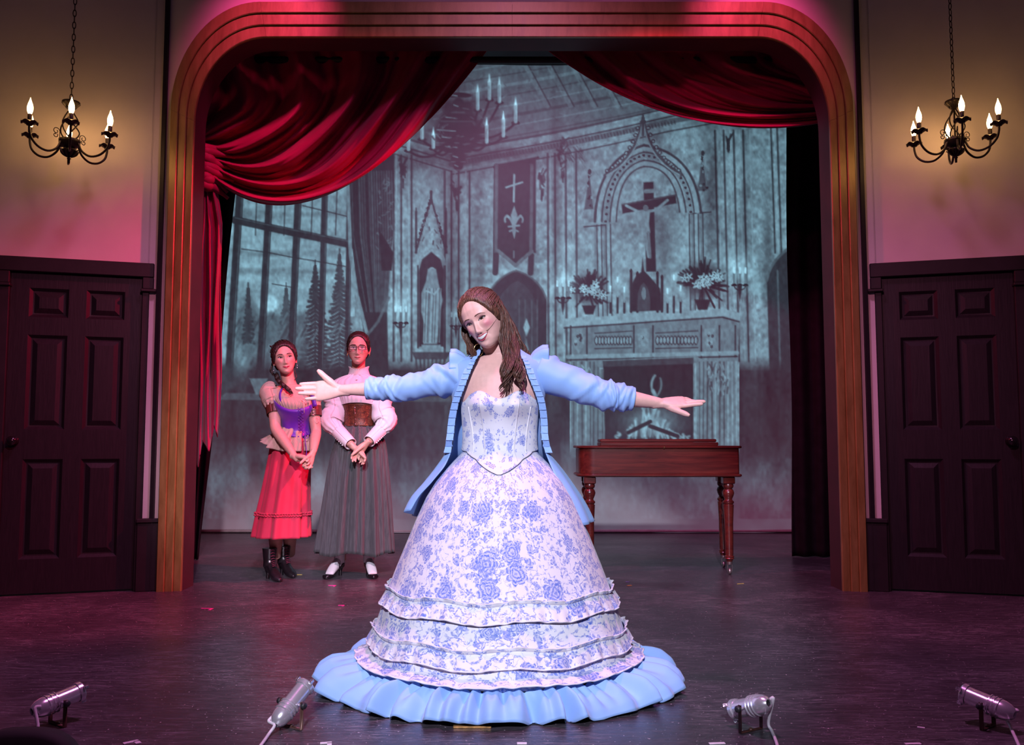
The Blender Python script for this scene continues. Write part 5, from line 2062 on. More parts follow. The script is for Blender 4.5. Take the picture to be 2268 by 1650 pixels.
def mat_floral(name, base=WHITE, blue=(0.055, 0.14, 0.62), big=8.0, small=21.0, dens=1.0, lines=True, rb=.056, rsm=.0175, gb=.40):
    t = NT(name)
    uv = t.coord('UV')
    wob = t.n('ShaderNodeTexNoise', noise_dimensions='2D')
    wob.inputs['Scale'].default_value = 26
    wob.inputs['Detail'].default_value = 3
    t.l(uv, wob.inputs['Vector'])
    wv = t.vmath('SCALE', t.vmath('SUBTRACT', wob.outputs['Color'], (0.5, 0.5, 0.5)).outputs[0])
    wv.inputs['Scale'].default_value = 0.030
    uvw = t.vmath('ADD', uv, wv.outputs[0]).outputs[0]

    def flowers(scale, R, petals, thr, ringf, rnd=0.85):
        vo = t.n('ShaderNodeTexVoronoi', voronoi_dimensions='2D', feature='F1')
        vo.inputs['Scale'].default_value = scale
        vo.inputs['Randomness'].default_value = rnd
        t.l(uvw, vo.inputs['Vector'])
        d = t.vmath('SUBTRACT', uvw, vo.outputs['Position']).outputs[0]
        sp_ = t.n('ShaderNodeSeparateXYZ')
        t.l(d, sp_.inputs[0])
        sc = t.n('ShaderNodeSeparateColor')
        t.l(vo.outputs['Color'], sc.inputs[0])
        rr = t.vmath('LENGTH', d).outputs['Value']
        an = t.math('ARCTAN2', sp_.outputs[1], sp_.outputs[0])
        an = t.math('ADD', an, t.math('MULTIPLY', sc.outputs[1], 6.28))
        pet = t.math('ABSOLUTE', t.math('COSINE', t.math('MULTIPLY', an, petals / 2)))
        Rr = t.math('MULTIPLY', t.math('ADD', t.math('MULTIPLY', pet, 0.38), 0.62), t.math('MULTIPLY', t.math('ADD', t.math('MULTIPLY', sc.outputs[2], 0.5), 0.6), R))
        q = t.math('DIVIDE', rr, Rr)
        inside = t.math('SUBTRACT', 1.0, t.smooth(q, 0.86, 1.0))
        rings_ = t.math('SINE', t.math('ADD', t.math('MULTIPLY', q, ringf), t.math('MULTIPLY', t.math('COSINE', t.math('MULTIPLY', an, petals)), 1.6)))
        eng = t.math('ADD', t.math('MULTIPLY', t.smooth(rings_, -0.5, 0.6), 0.55), 0.35)
        gate = t.math('GREATER_THAN', sc.outputs[0], thr)
        return t.math('MULTIPLY', t.math('MULTIPLY', inside, eng), gate), gate
    f1, g1 = flowers(big, rb, 9, gb, 24.0, .85)
    f2, g2 = flowers(small, rsm, 5, .36, 9.0, .95)
    f3, g3 = flowers(small * 2.1, rsm * .54, 3, .34 if lines else .55, 5.0, 1.0)
    h = t.math('MAXIMUM', f1, t.math('MULTIPLY', f2, 0.95))
    h = t.math('MAXIMUM', h, t.math('MULTIPLY', f3, 0.8))
    if lines:
        n1 = t.noise(uvw, 15.0, 2, .5, 0.0, '2D')
        ln = t.math('SUBTRACT', 1.0, t.smooth(t.math('ABSOLUTE', t.math('SUBTRACT', n1, 0.5)), .005, .014))
        n2 = t.noise(uvw, 32.0, 2, .5, 0.0, '2D')
        ln2 = t.math('SUBTRACT', 1.0, t.smooth(t.math('ABSOLUTE', t.math('SUBTRACT', n2, 0.47)), .004, .014))
        gate = t.smooth(t.noise(uv, 7.0, 2, .5, 0.0, '2D'), .32, .42)
        gate2 = t.smooth(t.noise(uv, 11.0, 2, .5, 0.0, '2D'), .42, .50)
        # leaves strung along the stems
        lv = t.n('ShaderNodeTexVoronoi', voronoi_dimensions='2D', feature='F1')
        lv.inputs['Scale'].default_value = 1.0
        mp = t.n('ShaderNodeMapping')
        mp.inputs['Scale'].default_value = (64, 120, 1)
        mp.inputs['Rotation'].default_value = (0, 0, 0.7)
        t.l(uvw, mp.inputs[0])
        t.l(mp.outputs[0], lv.inputs['Vector'])
        leaf = t.math('SUBTRACT', 1.0, t.smooth(lv.outputs['Distance'], .30, .40))
        near = t.math('SUBTRACT', 1.0, t.smooth(t.math('ABSOLUTE', t.math('SUBTRACT', n1, 0.5)), .02, .05))
        leaf = t.math('MULTIPLY', t.math('MULTIPLY', leaf, near), gate)
        st = t.math('MAXIMUM', t.math('MULTIPLY', ln, gate), t.math('MULTIPLY', ln2, gate2))
        st = t.math('MAXIMUM', t.math('MULTIPLY', st, 0.80), t.math('MULTIPLY', leaf, 0.75))
        h = t.math('MAXIMUM', h, st)
    ink = t.math('MULTIPLY', h, t.math('ADD', t.math('MULTIPLY', t.noise(uv, 90.0, 3, .6, 0, '2D'), 0.9), 0.45), True)
    t.base(t.mix(t.math('MULTIPLY', ink, dens), tuple(base), tuple(blue)))
    t.bump(t.noise(t.coord('Object'), 420, 2), 0.08, 0.001)
    t.set(rough=0.62, sheen=0.15, spec=0.3)
    return t.m


FLORAL = mat_floral('blue_floral_cotton')
FLORAL2 = mat_floral('blue_rose_print', WHITE, (0.05, 0.12, 0.60), 15.0, 40.0, .95, False, .026, .0085, .36)
LBLUE = mat_cloth('light_blue_cotton', (0.30, 0.50, 0.90), 0.06, 0.55, 0.25, 420, 0.06, 6.0, 0.35)
WEDGE = M_plain('white_edging', (0.80, 0.78, 0.84), 0.6)
CORDB = M_plain('dark_cord', (0.02, 0.02, 0.05), 0.6)

gown = MB().box((LX, LY, .86), (.05, .05, .05))          # replaced below by the skirt itself
SKZ = [.10, .137, .20, .262, .35, .44, .529, .62, .707, .77, .815, .85, .875, .905]
SKR = [.500, .496, .482, .462, .432, .398, .362, .325, .286, .248, .210, .178, .152, .132]


def skirt_ys(z):
    return np.interp(z, [.74, .80, .86, .91], [.985, .93, .80, .70])


def skirt_r(z):
    return np.interp(z, SKZ, SKR)


def set_uv(o, U, V):
    """per-vertex u,v arrays"""
    me = o.data
    uvl = me.uv_layers.new(name='UVMap')
    vi = np.zeros(len(me.loops), np.int32)
    me.loops.foreach_get('vertex_index', vi)
    uv = np.stack([U.ravel()[vi], V.ravel()[vi]], -1).astype(np.float32)
    uvl.data.foreach_set('uv', uv.ravel())


def ring_cloth(name, nth, nv, fn, mat, parent, uvscale=.45, v0=0.0, th=.003, seam=True):
    """fn(theta array, v) -> (n,3); open seam at the back so that the print maps cleanly"""
    TH = np.linspace(-pi, pi, nth)
    A = np.zeros((nv, nth, 3))
    for i in range(nv):
        A[i] = fn(TH, i / (nv - 1))
    idx = np.arange(nv * nth).reshape(nv, nth)
    Q = np.stack([idx[:-1, :-1], idx[1:, :-1], idx[1:, 1:], idx[:-1, 1:]], -1).reshape(-1, 4)
    o = obj(name, A.reshape(-1, 3), Q, mat, parent)
    U = np.tile(TH * uvscale, (nv, 1))
    dl = np.zeros((nv, nth))
    dl[1:] = np.cumsum(np.linalg.norm(np.diff(A, axis=0), axis=-1).mean(1))[:, None]
    set_uv(o, U, v0 - dl)
    if th:
        md = o.modifiers.new('thickness', 'SOLIDIFY')
        md.thickness = th
        md.offset = 0
    return o, A


def f_skirt(TH, v):
    z = .905 + (.10 - .905) * v
    r = skirt_r(z) * (1 + .010 * v * np.sin(7 * TH + 1.0) + .006 * v * np.sin(16 * TH) + .004 * np.exp(-((v - .16) / .1) ** 2) * np.sin(22 * TH))
    return np.column_stack([LX + r * np.sin(TH), LY - r * np.cos(TH) * skirt_ys(z), np.full_like(TH, z)])


sk, _ = ring_cloth('gown_skirt', 300, 130, f_skirt, FLORAL, lead, .42)


def ruffle(zt, zb, seed, out0, out1, vv):
    rr = np.random.default_rng(seed)
    ph = rr.uniform(0, 6.28, 6)

    def fn(TH, v):
        fr = np.sin(34 * TH + ph[0] + 1.4 * np.sin(5 * TH + ph[1])) * .6 + .4 * np.sin(61 * TH + ph[2])
        edge = abs(v - .18) / .18 if v < .18 else (v - .18) / .82
        z = zt + (zb - zt) * v + .006 * np.sin(9 * TH + ph[3]) + .0035 * fr * edge
        if v < .18:
            off = out0 + .004 + .007 * edge
        else:
            off = out0 + (out1 - out0) * edge
        r = skirt_r(z) + off + (.0075 * fr) * edge
        return np.column_stack([LX + r * np.sin(TH), LY - r * np.cos(TH) * .985, z])
    o, A = ring_cloth('gown_ruffle', 420, 22, fn, FLORAL, lead, .46, vv)
    for row, rad in ((-1, .0032), (0, .0022)):
        e = MB()
        e.grid(tube_rings(A[row], rad, 6), cv=True)
        e.build('white_edge', WEDGE, o)
    return o


ruffle(.378, .312, 1, .006, .016, 3.3)
ruffle(.232, .168, 2, .008, .018, 5.1)


def f_low(TH, v):           # third ruffle lies out over the flounce
    fr = np.sin(33 * TH + .7 + 1.2 * np.sin(4 * TH)) * .6 + .4 * np.sin(57 * TH)
    z = .140 - .018 * v + .006 * fr * abs(v - .25) + .003 * np.sin(8 * TH)
    r = .488 + .052 * v + .006 * fr * v
    return np.column_stack([LX + r * 1.02 * np.sin(TH), LY - r * np.cos(TH) * .985, z])


ro, A = ring_cloth('gown_ruffle', 420, 16, f_low, FLORAL, lead, .48, 7.7)
e = MB()
e.grid(tube_rings(A[-1], .0034, 6), cv=True)
e.build('white_edge', WEDGE, ro)
r4 = np.random.default_rng(14)
FW = [(n, r4.uniform(.4, 1) / n, r4.uniform(0, 6.28)) for n in (2, 3, 5, 7, 9, 13)]
FO = [(n, r4.uniform(.5, 1), r4.uniform(0, 6.28)) for n in (3, 5, 8, 11)]


def ridge(x):
    u = np.abs(((x / (2 * pi)) % 1.0) * 2 - 1)
    return 2 * u * u * (3 - 2 * u) - 1


def f_flounce(TH, v):
    w = TH + .55 * sum(a * np.sin(n * TH + p) for n, a, p in FW)
    w2_ = TH + .35 * sum(a * np.sin(n * TH + 2.2 * p + 1) for n, a, p in FW)
    p1, p2, p3 = ridge(23 * w), ridge(41 * w2_ + 1), ridge(83 * TH + 4 * np.sin(3 * TH))
    lo = sum(a * np.sin(n * TH + p) for n, a, p in FO) / 3
    f = (.30 + .85 * v) * p1 + (.85 - .25 * v) * p2 + .8 * (1 - v) * p3
    amp = min(1.0, .25 + v * 1.1)
    rx, ry = .520 + .160 * v, .505 + .068 * v + .06 * v * np.clip(-np.cos(TH), 0, 1)
    ex = 1 + v * (.040 * p1 + .020 * p2 + .022 * lo)
    z = .010 + .088 * (1 - v) ** .85 + amp * (.028 + .027 * f) * (1.0 - .45 * v ** 3)
    if v > .90:
        z = z - .012 * ((v - .90) / .10) * (1 + .3 * p2)
    return np.column_stack([LX + rx * ex * np.sin(TH), LY + .01 - ry * ex * np.cos(TH), np.maximum(z, .004)])


ring_cloth('hem_flounce', 1000, 34, f_flounce, LBLUE, lead, .5, 0, .003)

# bodice
BT = [(862, .150, .098), (885, .153, .110), (900, .153, .116), (925, .150, .106), (955, .146, .098), (985, .147, .100), (1005, .152, .112), (1060, .16, .13)]
bz = [PZ(b_[0]) for b_ in BT]


def f_bodice(TH, v):
    at = np.abs(TH)
    top = PZ(887) + (PZ(869) - PZ(887)) * np.exp(-((at - .52) / .30) ** 2) + (PZ(880) - PZ(887)) * np.clip((at - .5) / .5, 0, 1) * np.clip((1.8 - at) / .5, 0, 1) + (PZ(905) - PZ(887)) * np.clip((at - 1.5) / 1.2, 0, 1)
    bot = np.interp(at, [0, .12, .5, 1.0, 1.5, pi], [.800, .812, .858, .885, .893, .89])
    z = top + (bot - top) * v
    a = np.interp(z, bz[::-1], [q[1] for q in BT][::-1])
    b = np.interp(z, bz[::-1], [q[2] for q in BT][::-1])
    x = a * np.sin(TH)
    y = -b * np.cos(TH)
    for s in (-1, 1):
        g = np.exp(-((x - s * .066) / .050) ** 2 - ((z - PZ(899)) / .046) ** 2) * (np.cos(TH) > 0)
        y = y - .044 * g
    # stay outside the skirt at the point
    r = np.hypot(x, y / skirt_ys(z))
    rs = skirt_r(z) + .007 - .03 * np.clip((z - .88) / .05, 0, 1)
    k = np.maximum(1.0, rs / np.maximum(r, 1e-6))
    yo = .0016 * np.sin(60 * z + 3 * np.sin(2 * TH)) * np.exp(-((z - .93) / .05) ** 2)
    return np.column_stack([LX + x * k, LY + y * k - yo, z])


bo, A = ring_cloth('bodice', 180, 60, f_bodice, FLORAL2, lead, .15, 0, .003)
# boning seams
for th in (-.95, -.55, .55, .95):
    pts = []
    for v in np.linspace(.12 if abs(th) < .7 else .2, .96, 24):
        t_ = th * (1 - .38 * v) if abs(th) < .7 else th * (1 - .25 * v)
        p = f_bodice(np.array([t_]), v)[0]
        pts.append((p[0], p[1] - .002, p[2]))
    MB().tube(pts, .0028, 6).build('boning_seam', WEDGE, bo)
pts = f_bodice(np.linspace(-1.5, 1.5, 60), 1.0)
pts[:, 1] -= .002
MB().tube(pts, .0009, 6).build('waist_piping', CORDB, bo)

# ---- jacket
JT = [(772, 1062, 1150, 1066, 1146, .056), (784, 1046, 1168, 1066, 1149, .066), (796, 1020, 1192, 1062, 1152, .084), (812, 1000, 1212, 1055, 1158, .100), (836, 997, 1213, 1045, 1165, .114), (865, 1000, 1209, 1033, 1178, .126), (892, 1003, 1205, 1021, 1189, .132), (930, 1004, 1201, 1011, 1196, .130), (968, 1000, 1202, 1007, 1198, .132), (1000, 990, 1213, 1001, 1206, .150), (1040, 968, 1242, 988, 1224, .235), (1080, 944, 1268, 960, 1246, .30), (1118, 920, 1290, 932, 1266, .335), (1160, 905, 1308, 915, 1282, .362)]
JA = []
NT_J = 110
JS = resample([[r[0]] + list(r[1:]) for r in JT], 80)
for i, (py, xl, xr, fl_, fr_, b) in enumerate(JS):
    cx, a = (PX(xl, py) + PX(xr, py)) / 2, (PX(xr, py) - PX(xl, py)) / 2
    tl = math.asin(max(-.995, min(.995, (PX(fl_, py) - cx) / a)))
    tr = math.asin(max(-.995, min(.995, (PX(fr_, py) - cx) / a)))
    v = i / 79
    TH = np.linspace(tr, 2 * pi + tl, NT_J)
    fl2 = max(0, (py - 985) / 170)
    # tails: hem longer on the right side and at the back
    rip = .012 * fl2 * np.sin(9 * TH + 1.2) + .009 * fl2 * np.sin(17 * TH)
    z = PZ(py) * np.ones(NT_J)
    if py > 1000:
        cut = np.interp(TH, [tr, tr + .5, pi, 2 * pi + tl - .6, 2 * pi + tl], [1.0, .96, 1.0, .93, .80])
        z = PZ(1000) + (PZ(py) - PZ(1000)) * cut
    sx, cz = np.sin(TH), np.cos(TH)
    yb = np.where(cz > 0, LY - b * cz * (1.0 if py < 985 else .55), LY - b * cz)
    X = cx + (a + rip) * np.sign(sx) * np.abs(sx) ** .9
    if py < 800:
        yb = yb + .012
    JA.append(np.column_stack([X, yb, z]))
JA = np.array(JA)
jk = cloth_obj('jacket', JA, LBLUE, lead, .0035)
# cuffs of cloth folds: sleeves


def sleeve(S, E, Wr, endt, rad, seed, peak, name='sleeve'):
    C = E.lerp(Wr, endt)
    P = smoothpath([S, S.lerp(E, .5), E, E.lerp(C, .5), C], 70)
    A = tube_rings(P, np.interp(np.linspace(0, 1, 70), np.linspace(0, 1, len(rad)), rad), 44, None, (0, 0, 1))
    A2 = wrinkle(A, .0085, seed, 3.0, 34, 1.6)
    A2[-3:] = A[-3:]
    A2[0] = A[0]
    o = cloth_obj(name, np.concatenate([A2, A2[:, :1]], 1), LBLUE, jk, .003)
    e = MB()
    e.grid(tube_rings(np.vstack([A2[-1], A2[-1][:1]]), .0028, 6), cv=True)
    e.build('cuff_edge', LBLUE, o) if False else None
    return o


sleeve(W(1018, 836, LY), RE, RW, .60, [.070, .060, .052, .049, .047, .046, .043, .041, .040], 21, 0)
sleeve(W(1195, 824, LY), LE, LW, .54, [.074, .070, .062, .057, .055, .054, .050, .047, .045], 22, 0)
# peaked gathers on the shoulders
for s, px_, py_ in ((-1, 1004, 812), (1, 1208, 803)):
    A = np.zeros((16, 30, 3))
    for i in range(16):
        u = i / 15
        for j in range(30):
            ph = -1.35 + 2.7 * j / 29
            rad = .052 + .050 * u * cos(ph) ** .7 + .013 * u * sin(8 * ph + .5) * (1 - .3 * u)
            c = W(px_ + s * (-4 + 6 * u), py_, LY)
            xx = c.x - s * (.050 - .058 * u ** 1.2) - s * .010 * sin(pi * u)
            A[i, j] = (xx, LY + rad * sin(ph) * .9, c.z + rad * cos(ph) * (1.0 if u < .8 else 1.0 - .10 * (u - .8) / .2) - .028)
    cloth_obj('shoulder_puff', A, LBLUE, jk, .004)
# pleated trim and dark cord along both fronts
for side, col in (('r', 0), ('l', -1)):
    edge = smoothpath(JA[10:56, col], 120)
    n = 17
    for q in range(n):
        i0, i1 = int(q * 119 / n), int((q + 1) * 119 / n)
        p0, p1 = edge[i0], edge[i1]
        inward = 1 if side == 'r' else -1
        wdt = .030 if q > 3 else .022
        o_ = np.array([inward * wdt * .9, -.006, 0])
        lift = np.array([0, -.0035, -.001])
        A = np.array([[p0 + np.array([0, -.004, 0]), p0 + o_ * .5 + lift * .4, p0 + o_], [p0 * .4 + p1 * .6 + np.array([0, -.006, 0]), p0 * .4 + p1 * .6 + o_ * .5 + lift, p0 * .4 + p1 * .6 + o_ + lift * .8], [p1 + np.array([-inward * .001, -.006, -.002]), p1 + o_ * .5 + lift * 1.7, p1 + o_ + lift * 1.2]])
        o = MB().grid(A).build('pleat', LBLUE, jk, False)
        md = o.modifiers.new('thickness', 'SOLIDIFY')
        md.thickness = .002
    ec = edge.copy()
    ec[:, 1] -= .003
    MB().tube(ec, .0022, 6).build('edge_cord', CORDB, jk)

# ---- hair, earring, microphone
HAIR1 = mat_hair('chestnut_hair', (0.030, 0.012, 0.009), (0.095, 0.040, 0.026), (0.24, 0.115, 0.065))


def line1(x, y, z):
    if y > .035:
        return 1.0 if z > -.09 else -1.0
    return ((x / .067) ** 2 + ((z + .026) / .106) ** 2 - 1.0) if z > -.045 else -1.0


hair_cap(HR, HC, HK, HAIR1, lead, line1, .0085, .0010, 52, 1.0, 'hair_cap', 110, 5, (0.02, .088, .050), .0034)
hm = MB()
YF_ = LY - .10
gl = [
    ([(1090, 662, LY - .095), (1106, 684, LY - .085), (1114, 715, LY - .080), (1116, 750, LY - .085), (1122, 790, LY - .105), (1122, 830, LY - .14), (1114, 862, LY - .145)], 49, .0055, 0.0032, .010, 3.2),
    ([(1100, 660, LY - .05), (1118, 688, LY - .055), (1124, 730, LY - .065), (1130, 775, LY - .080), (1132, 815, LY - .125), (1122, 850, LY - .145), (1114, 880, LY - .145)], 49, .0085, 0.0034, .012, 3.4),
    ([(1106, 662, LY + .00), (1126, 700, LY - .01), (1138, 750, LY - .03), (1146, 795, LY - .09), (1152, 830, LY - .135), (1154, 862, LY - .14)], 45, .0085, 0.0030, .012, 3.0),
    ([(1106, 668, LY + .05), (1132, 716, LY + .05), (1148, 760, LY + .04), (1162, 786, LY + .05), (1180, 797, LY + .04)], 64, .012, 0.0036, .010, 2.4),
    ([(1106, 690, LY + .07), (1124, 740, LY + .08), (1136, 780, LY + .09), (1134, 830, LY + .12)], 38, .018, 0.0056, .008, 2.0),
    ([(1110, 712, LY - .07), (1116, 760, LY - .09), (1112, 810, LY - .13), (1110, 858, LY - .148), (1116, 886, LY - .148)], 8, .006, 0.0030, .012, 3.4),
    ([(1150, 800, LY - .12), (1158, 830, LY - .135), (1154, 852, LY - .14), (1164, 876, LY - .14)], 5, .005, 0.0018, .012, 2.2),
    ([(1046, 664, LY + .02), (1033, 700, LY + .02), (1032, 740, LY + .01), (1042, 770, LY - .01), (1048, 788, LY - .04), (1036, 793, LY - .06)], 64, .0070, 0.0031, .008, 2.2),
    ([(1070, 690, LY + .08), (1054, 740, LY + .07), (1050, 775, LY + .06), (1056, 794, LY + .02)], 34, .014, 0.0056, .008, 2.0),
]
locks(hm, gl, 4)
hm.build('hair_locks', HAIR1, lead)
GOLDJ = M_plain('gold_jewellery', (0.75, 0.52, 0.22), 0.2, 1.0)
ec = W(1060, 775, LY - .02)
MB().tube([(ec.x + .018 * cos(q), ec.y + .006 * cos(q), ec.z + .024 * sin(q)) for q in np.linspace(0, 2 * pi, 30)], .0013, 6).build('hoop_earring', GOLDJ, lead)
m1 = FC.pt(.068, -.022, .002)
pts = [FC.pt(u, v, .003) for u, v in ((.066, -.026), (.058, -.034), (.048, -.042), (.038, -.047), (.030, -.049))]
mo = MB()
mo.tube(smoothpath(pts, 16), .0011, 6)
mo.ball(pts[-1], .0030, 8)
mo.build('headset_microphone', M_plain('beige_mic', (0.42, 0.28, 0.22), 0.5), lead)


# =================================================================== THE TWO WOMEN BEHIND
SKIN2 = skin_mat('warm_skin', (0.56, 0.33, 0.26), (0.62, 0.20, 0.20))
HAIRD = mat_hair('dark_brown_hair', (0.010, 0.005, 0.005), (0.026, 0.012, 0.010), (0.075, 0.035, 0.030))
BROWD = M_plain('dark_brow', (0.02, 0.010, 0.008), 0.7)


def ringtab(rows, Y):
    """rows: (py, xl, xr, depth, dy)"""
    out = []
    for py, xl, xr, b, dy in rows:
        l, r = W(xl, py, Y), W(xr, py, Y)
        out.append(((l.x + r.x) / 2, Y + dy, l.z, (r.x - l.x) / 2, b))
    return out


def cloth_rings(name, rows, Y, mat, parent, nr=50, nt=120, folds=None, th=.003, closed=True, hem=None, p=2.0, uvs=.3):
    T = resample(ringtab(rows, Y), nr)
    TH = np.linspace(-pi, pi, nt)
    A = np.zeros((nr, nt, 3))
    for i in range(nr):
        cx, cy, z, a, b = T[i]
        v = i / (nr - 1)
        d = folds(TH, v) if folds else np.zeros(nt)
        sx, cz = np.sin(TH), np.cos(TH)
        zz = z + (hem(TH, v) if hem else 0)
        e = 2 / p
        A[i] = np.column_stack([cx + (a + d) * np.sign(sx) * np.abs(sx) ** e, cy - (b + d) * np.sign(cz) * np.abs(cz) ** e, zz * np.ones(nt)])
    o = cloth_obj(name, A, mat, parent, th)
    set_uv(o, np.tile(TH * uvs, (nr, 1)), np.tile(np.linspace(0, 1, nr)[:, None], (1, nt)))
    return o, A


def sleeve2(name, pts, rad, seed, amp, mat, parent, nw=14, th=.003, n=40, gather=0):
    P = smoothpath(pts, 50)
    A = tube_rings(P, np.interp(np.linspace(0, 1, 50), np.linspace(0, 1, len(rad)), rad), n, None, (0, -1, 0))
    A2 = wrinkle(A, amp, seed, 3, nw)
    if gather:
        c = A.mean(1, keepdims=True)
        D = A - c
        D /= np.linalg.norm(D, axis=-1, keepdims=True)
        u = np.linspace(0, 1, 50)[:, None]
        ph = np.arange(n) / n * 2 * pi
        A2 += D * (gather * (np.abs(u - .5) * 2) ** 1.5 * np.sin(11 * ph)[None])[..., None]
    return cloth_obj(name, np.concatenate([A2, A2[:, :1]], 1), mat, parent, th), A2


# ------------------------------------------------------------------ woman in white blouse, corset and grey skirt
Y2 = G(790, 1281).y
w2 = thing('person', (G(790, 1281).x, Y2, 0), 'woman with glasses in a white blouse, brown corset and long grey skirt', 'person')
c2 = W(794, 772, Y2 - .03)
R2 = headrot(6, 0, 3)
K2 = .955
b2 = MB()
add_head(b2, R2, c2, K2, 1.0, .25)
b2.tube(smoothpath([W(794, 792, Y2 + .0), W(794, 812, Y2 + .012), W(794, 835, Y2 + .02), W(794, 850, Y2 + .02)], 12), [.047, .047, .046, .046, .046, .046, .047, .05, .054, .058, .062, .066], 24)
TR2 = [(832, 772, 816, .05, .015), (838, 752, 836, .06, .015), (846, 738, 850, .075, .01), (862, 740, 848, .09, 0), (885, 752, 838, .098, -.005), (905, 760, 832, .09, 0), (930, 764, 828, .08, 0), (955, 766, 826, .075, 0), (990, 762, 832, .08, .01), (1020, 762, 832, .08, .01)]
rings(b2, resample(ringtab(TR2, Y2), 40), 40, True, 2.3)
S2R, E2R, H2R = W(744, 852, Y2), W(735, 940, Y2 - .02), W(783, 990, Y2 - .19)
S2L, E2L, H2L = W(846, 852, Y2), W(855, 940, Y2 - .02), W(812, 983, Y2 - .19)
arm(b2, S2R, E2R, H2R, .95)
arm(b2, S2L, E2L, H2L, .95)
HANDSIDE = 1.0
hand(b2, H2R, (W(806, 1014, Y2) - W(783, 990, Y2)), (.3, -.5, .5), .95, (.45, .5, .5, .5), (.0, 0, 0, 0), (.9, .3, .2), .3)
HANDSIDE = -1.0
hand(b2, H2L + Vector((0, -.022, 0)), (W(786, 1010, Y2) - W(812, 983, Y2)), (-.3, -.5, .5), .95, (.36, .40, .44, .46), (.0, .0, 0, .0), (.9, .3, .2), .3)
A2R, A2L = G(752, 1274), G(818, 1274)
for s, an in ((-1, A2R), (1, A2L)):
    hip = W(793 + s * 22, 1015, Y2 + .01)
    knee = Vector((hip.x * .5 + an.x * .5, Y2 - .0, .50))
    ank = Vector((an.x - s * .004, an.y + .03, .10))
    b2.tube(smoothpath([hip, hip.lerp(knee, .5), knee, knee.lerp(ank, .35), knee.lerp(ank, .75), ank], 26), np.interp(np.linspace(0, 1, 26), [0, .25, .5, .65, .85, 1], [.085, .07, .052, .052, .036, .033]), 20)
me = remesh(b2, .0042, 3, .5)
paint_blush(me, R2, c2, K2, .25)
b2o = body_obj('body', me, SKIN2, w2)
F2 = Face(me, R2, c2, K2, w2)
eyes(F2, b2o, IRISB, 1.0, .3, 0.0, .0026)
brows(F2, b2o, BROWD, .003, .0225, .0026)
lips(F2, b2o, M_plain('soft_red_lips', (0.42, 0.08, 0.09), 0.4), .0235, .0035, -.0675, .0045, .0055)
WH = mat_cloth('white_cotton_blouse', (0.72, 0.66, 0.70), 0.05, 0.7, 0.15, 300, 0.08, 8)
GREY = NT('grey_pinstripe_wool')
gv = GREY.coord('Object', (150, 1, 1))
gn = GREY.noise(GREY.coord('Object', (90, 90, 3)), 2.0, 4, .6)
GREY.base(GREY.ramp(gn, [(0.3, (0.042, 0.046, 0.050)), (0.7, (0.085, 0.088, 0.092))]))
GREY.set(rough=.75, sheen=.1, spec=.25)
GREY = GREY.m
rg = np.random.default_rng(31)
PHS = rg.uniform(0, 6.28, 8)


def folds2(TH, v):
    return (.004 + .020 * v) * (.7 * np.sin(13 * TH + PHS[0] + .5 * np.sin(3 * v)) + .5 * np.sin(21 * TH + PHS[1] + 1.2 * v) + .3 * np.sin(37 * TH + PHS[2]))


cloth_rings('skirt', [(942, 761, 831, .085, 0), (955, 756, 838, .10, 0), (980, 744, 850, .125, .005), (1020, 733, 855, .14, .01), (1080, 722, 860, .148, .02), (1150, 711, 864, .152, .035), (1226, 699, 868, .155, .05)], Y2, GREY, w2, 60, 200, folds2, .003, True, lambda TH, v: .012 * v ** 6 * np.sin(5 * TH + 1.5))
# skirt placket buttons
MTL = M_plain('dull_metal_stud', (0.35, 0.33, 0.34), 0.35, 0.9)
# blouse
cloth_rings('blouse', [(830, 772, 816, .055, .012), (838, 750, 838, .072, .012), (848, 738, 850, .092, .008), (866, 743, 846, .108, 0), (884, 754, 838, .118, -.005), (899, 756, 836, .112, -.003)], Y2, WH, w2, 40, 120, lambda TH, v: .003 * np.sin(19 * TH + 2) * (1 - v) * 1.2 + .002 * np.sin(31 * TH), .003, True, lambda TH, v: v ** 4 * (.018 * np.cos(TH) ** 2 * (np.cos(TH) > 0)), 2.3)
col, A = cloth_rings('collar', [(812, 773, 816, .056, .006), (820, 774, 815, .055, .008), (832, 770, 819, .058, .010)], Y2, WH, w2, 14, 140, lambda TH, v: .004 * (1 - v) ** 3 * np.sin(34 * TH), .003, True, lambda TH, v: (1 - v) ** 2 * (-.020 * np.clip(np.cos(TH), 0, 1) ** 2 + .003 * np.sin(34 * TH)))
for k_, py in enumerate((842, 856, 872, 887)):
    p = W(795, py, Y2)
    MB().lathe([(.001, .004), (.0055, .003), (.006, 0), (.006, -.004)], (p.x, Y2 - .116 + (.03 if k_ == 0 else (.012 if k_ == 1 else 0)), p.z), (0, -1, 0), 12).build('button', WEDGE, w2)
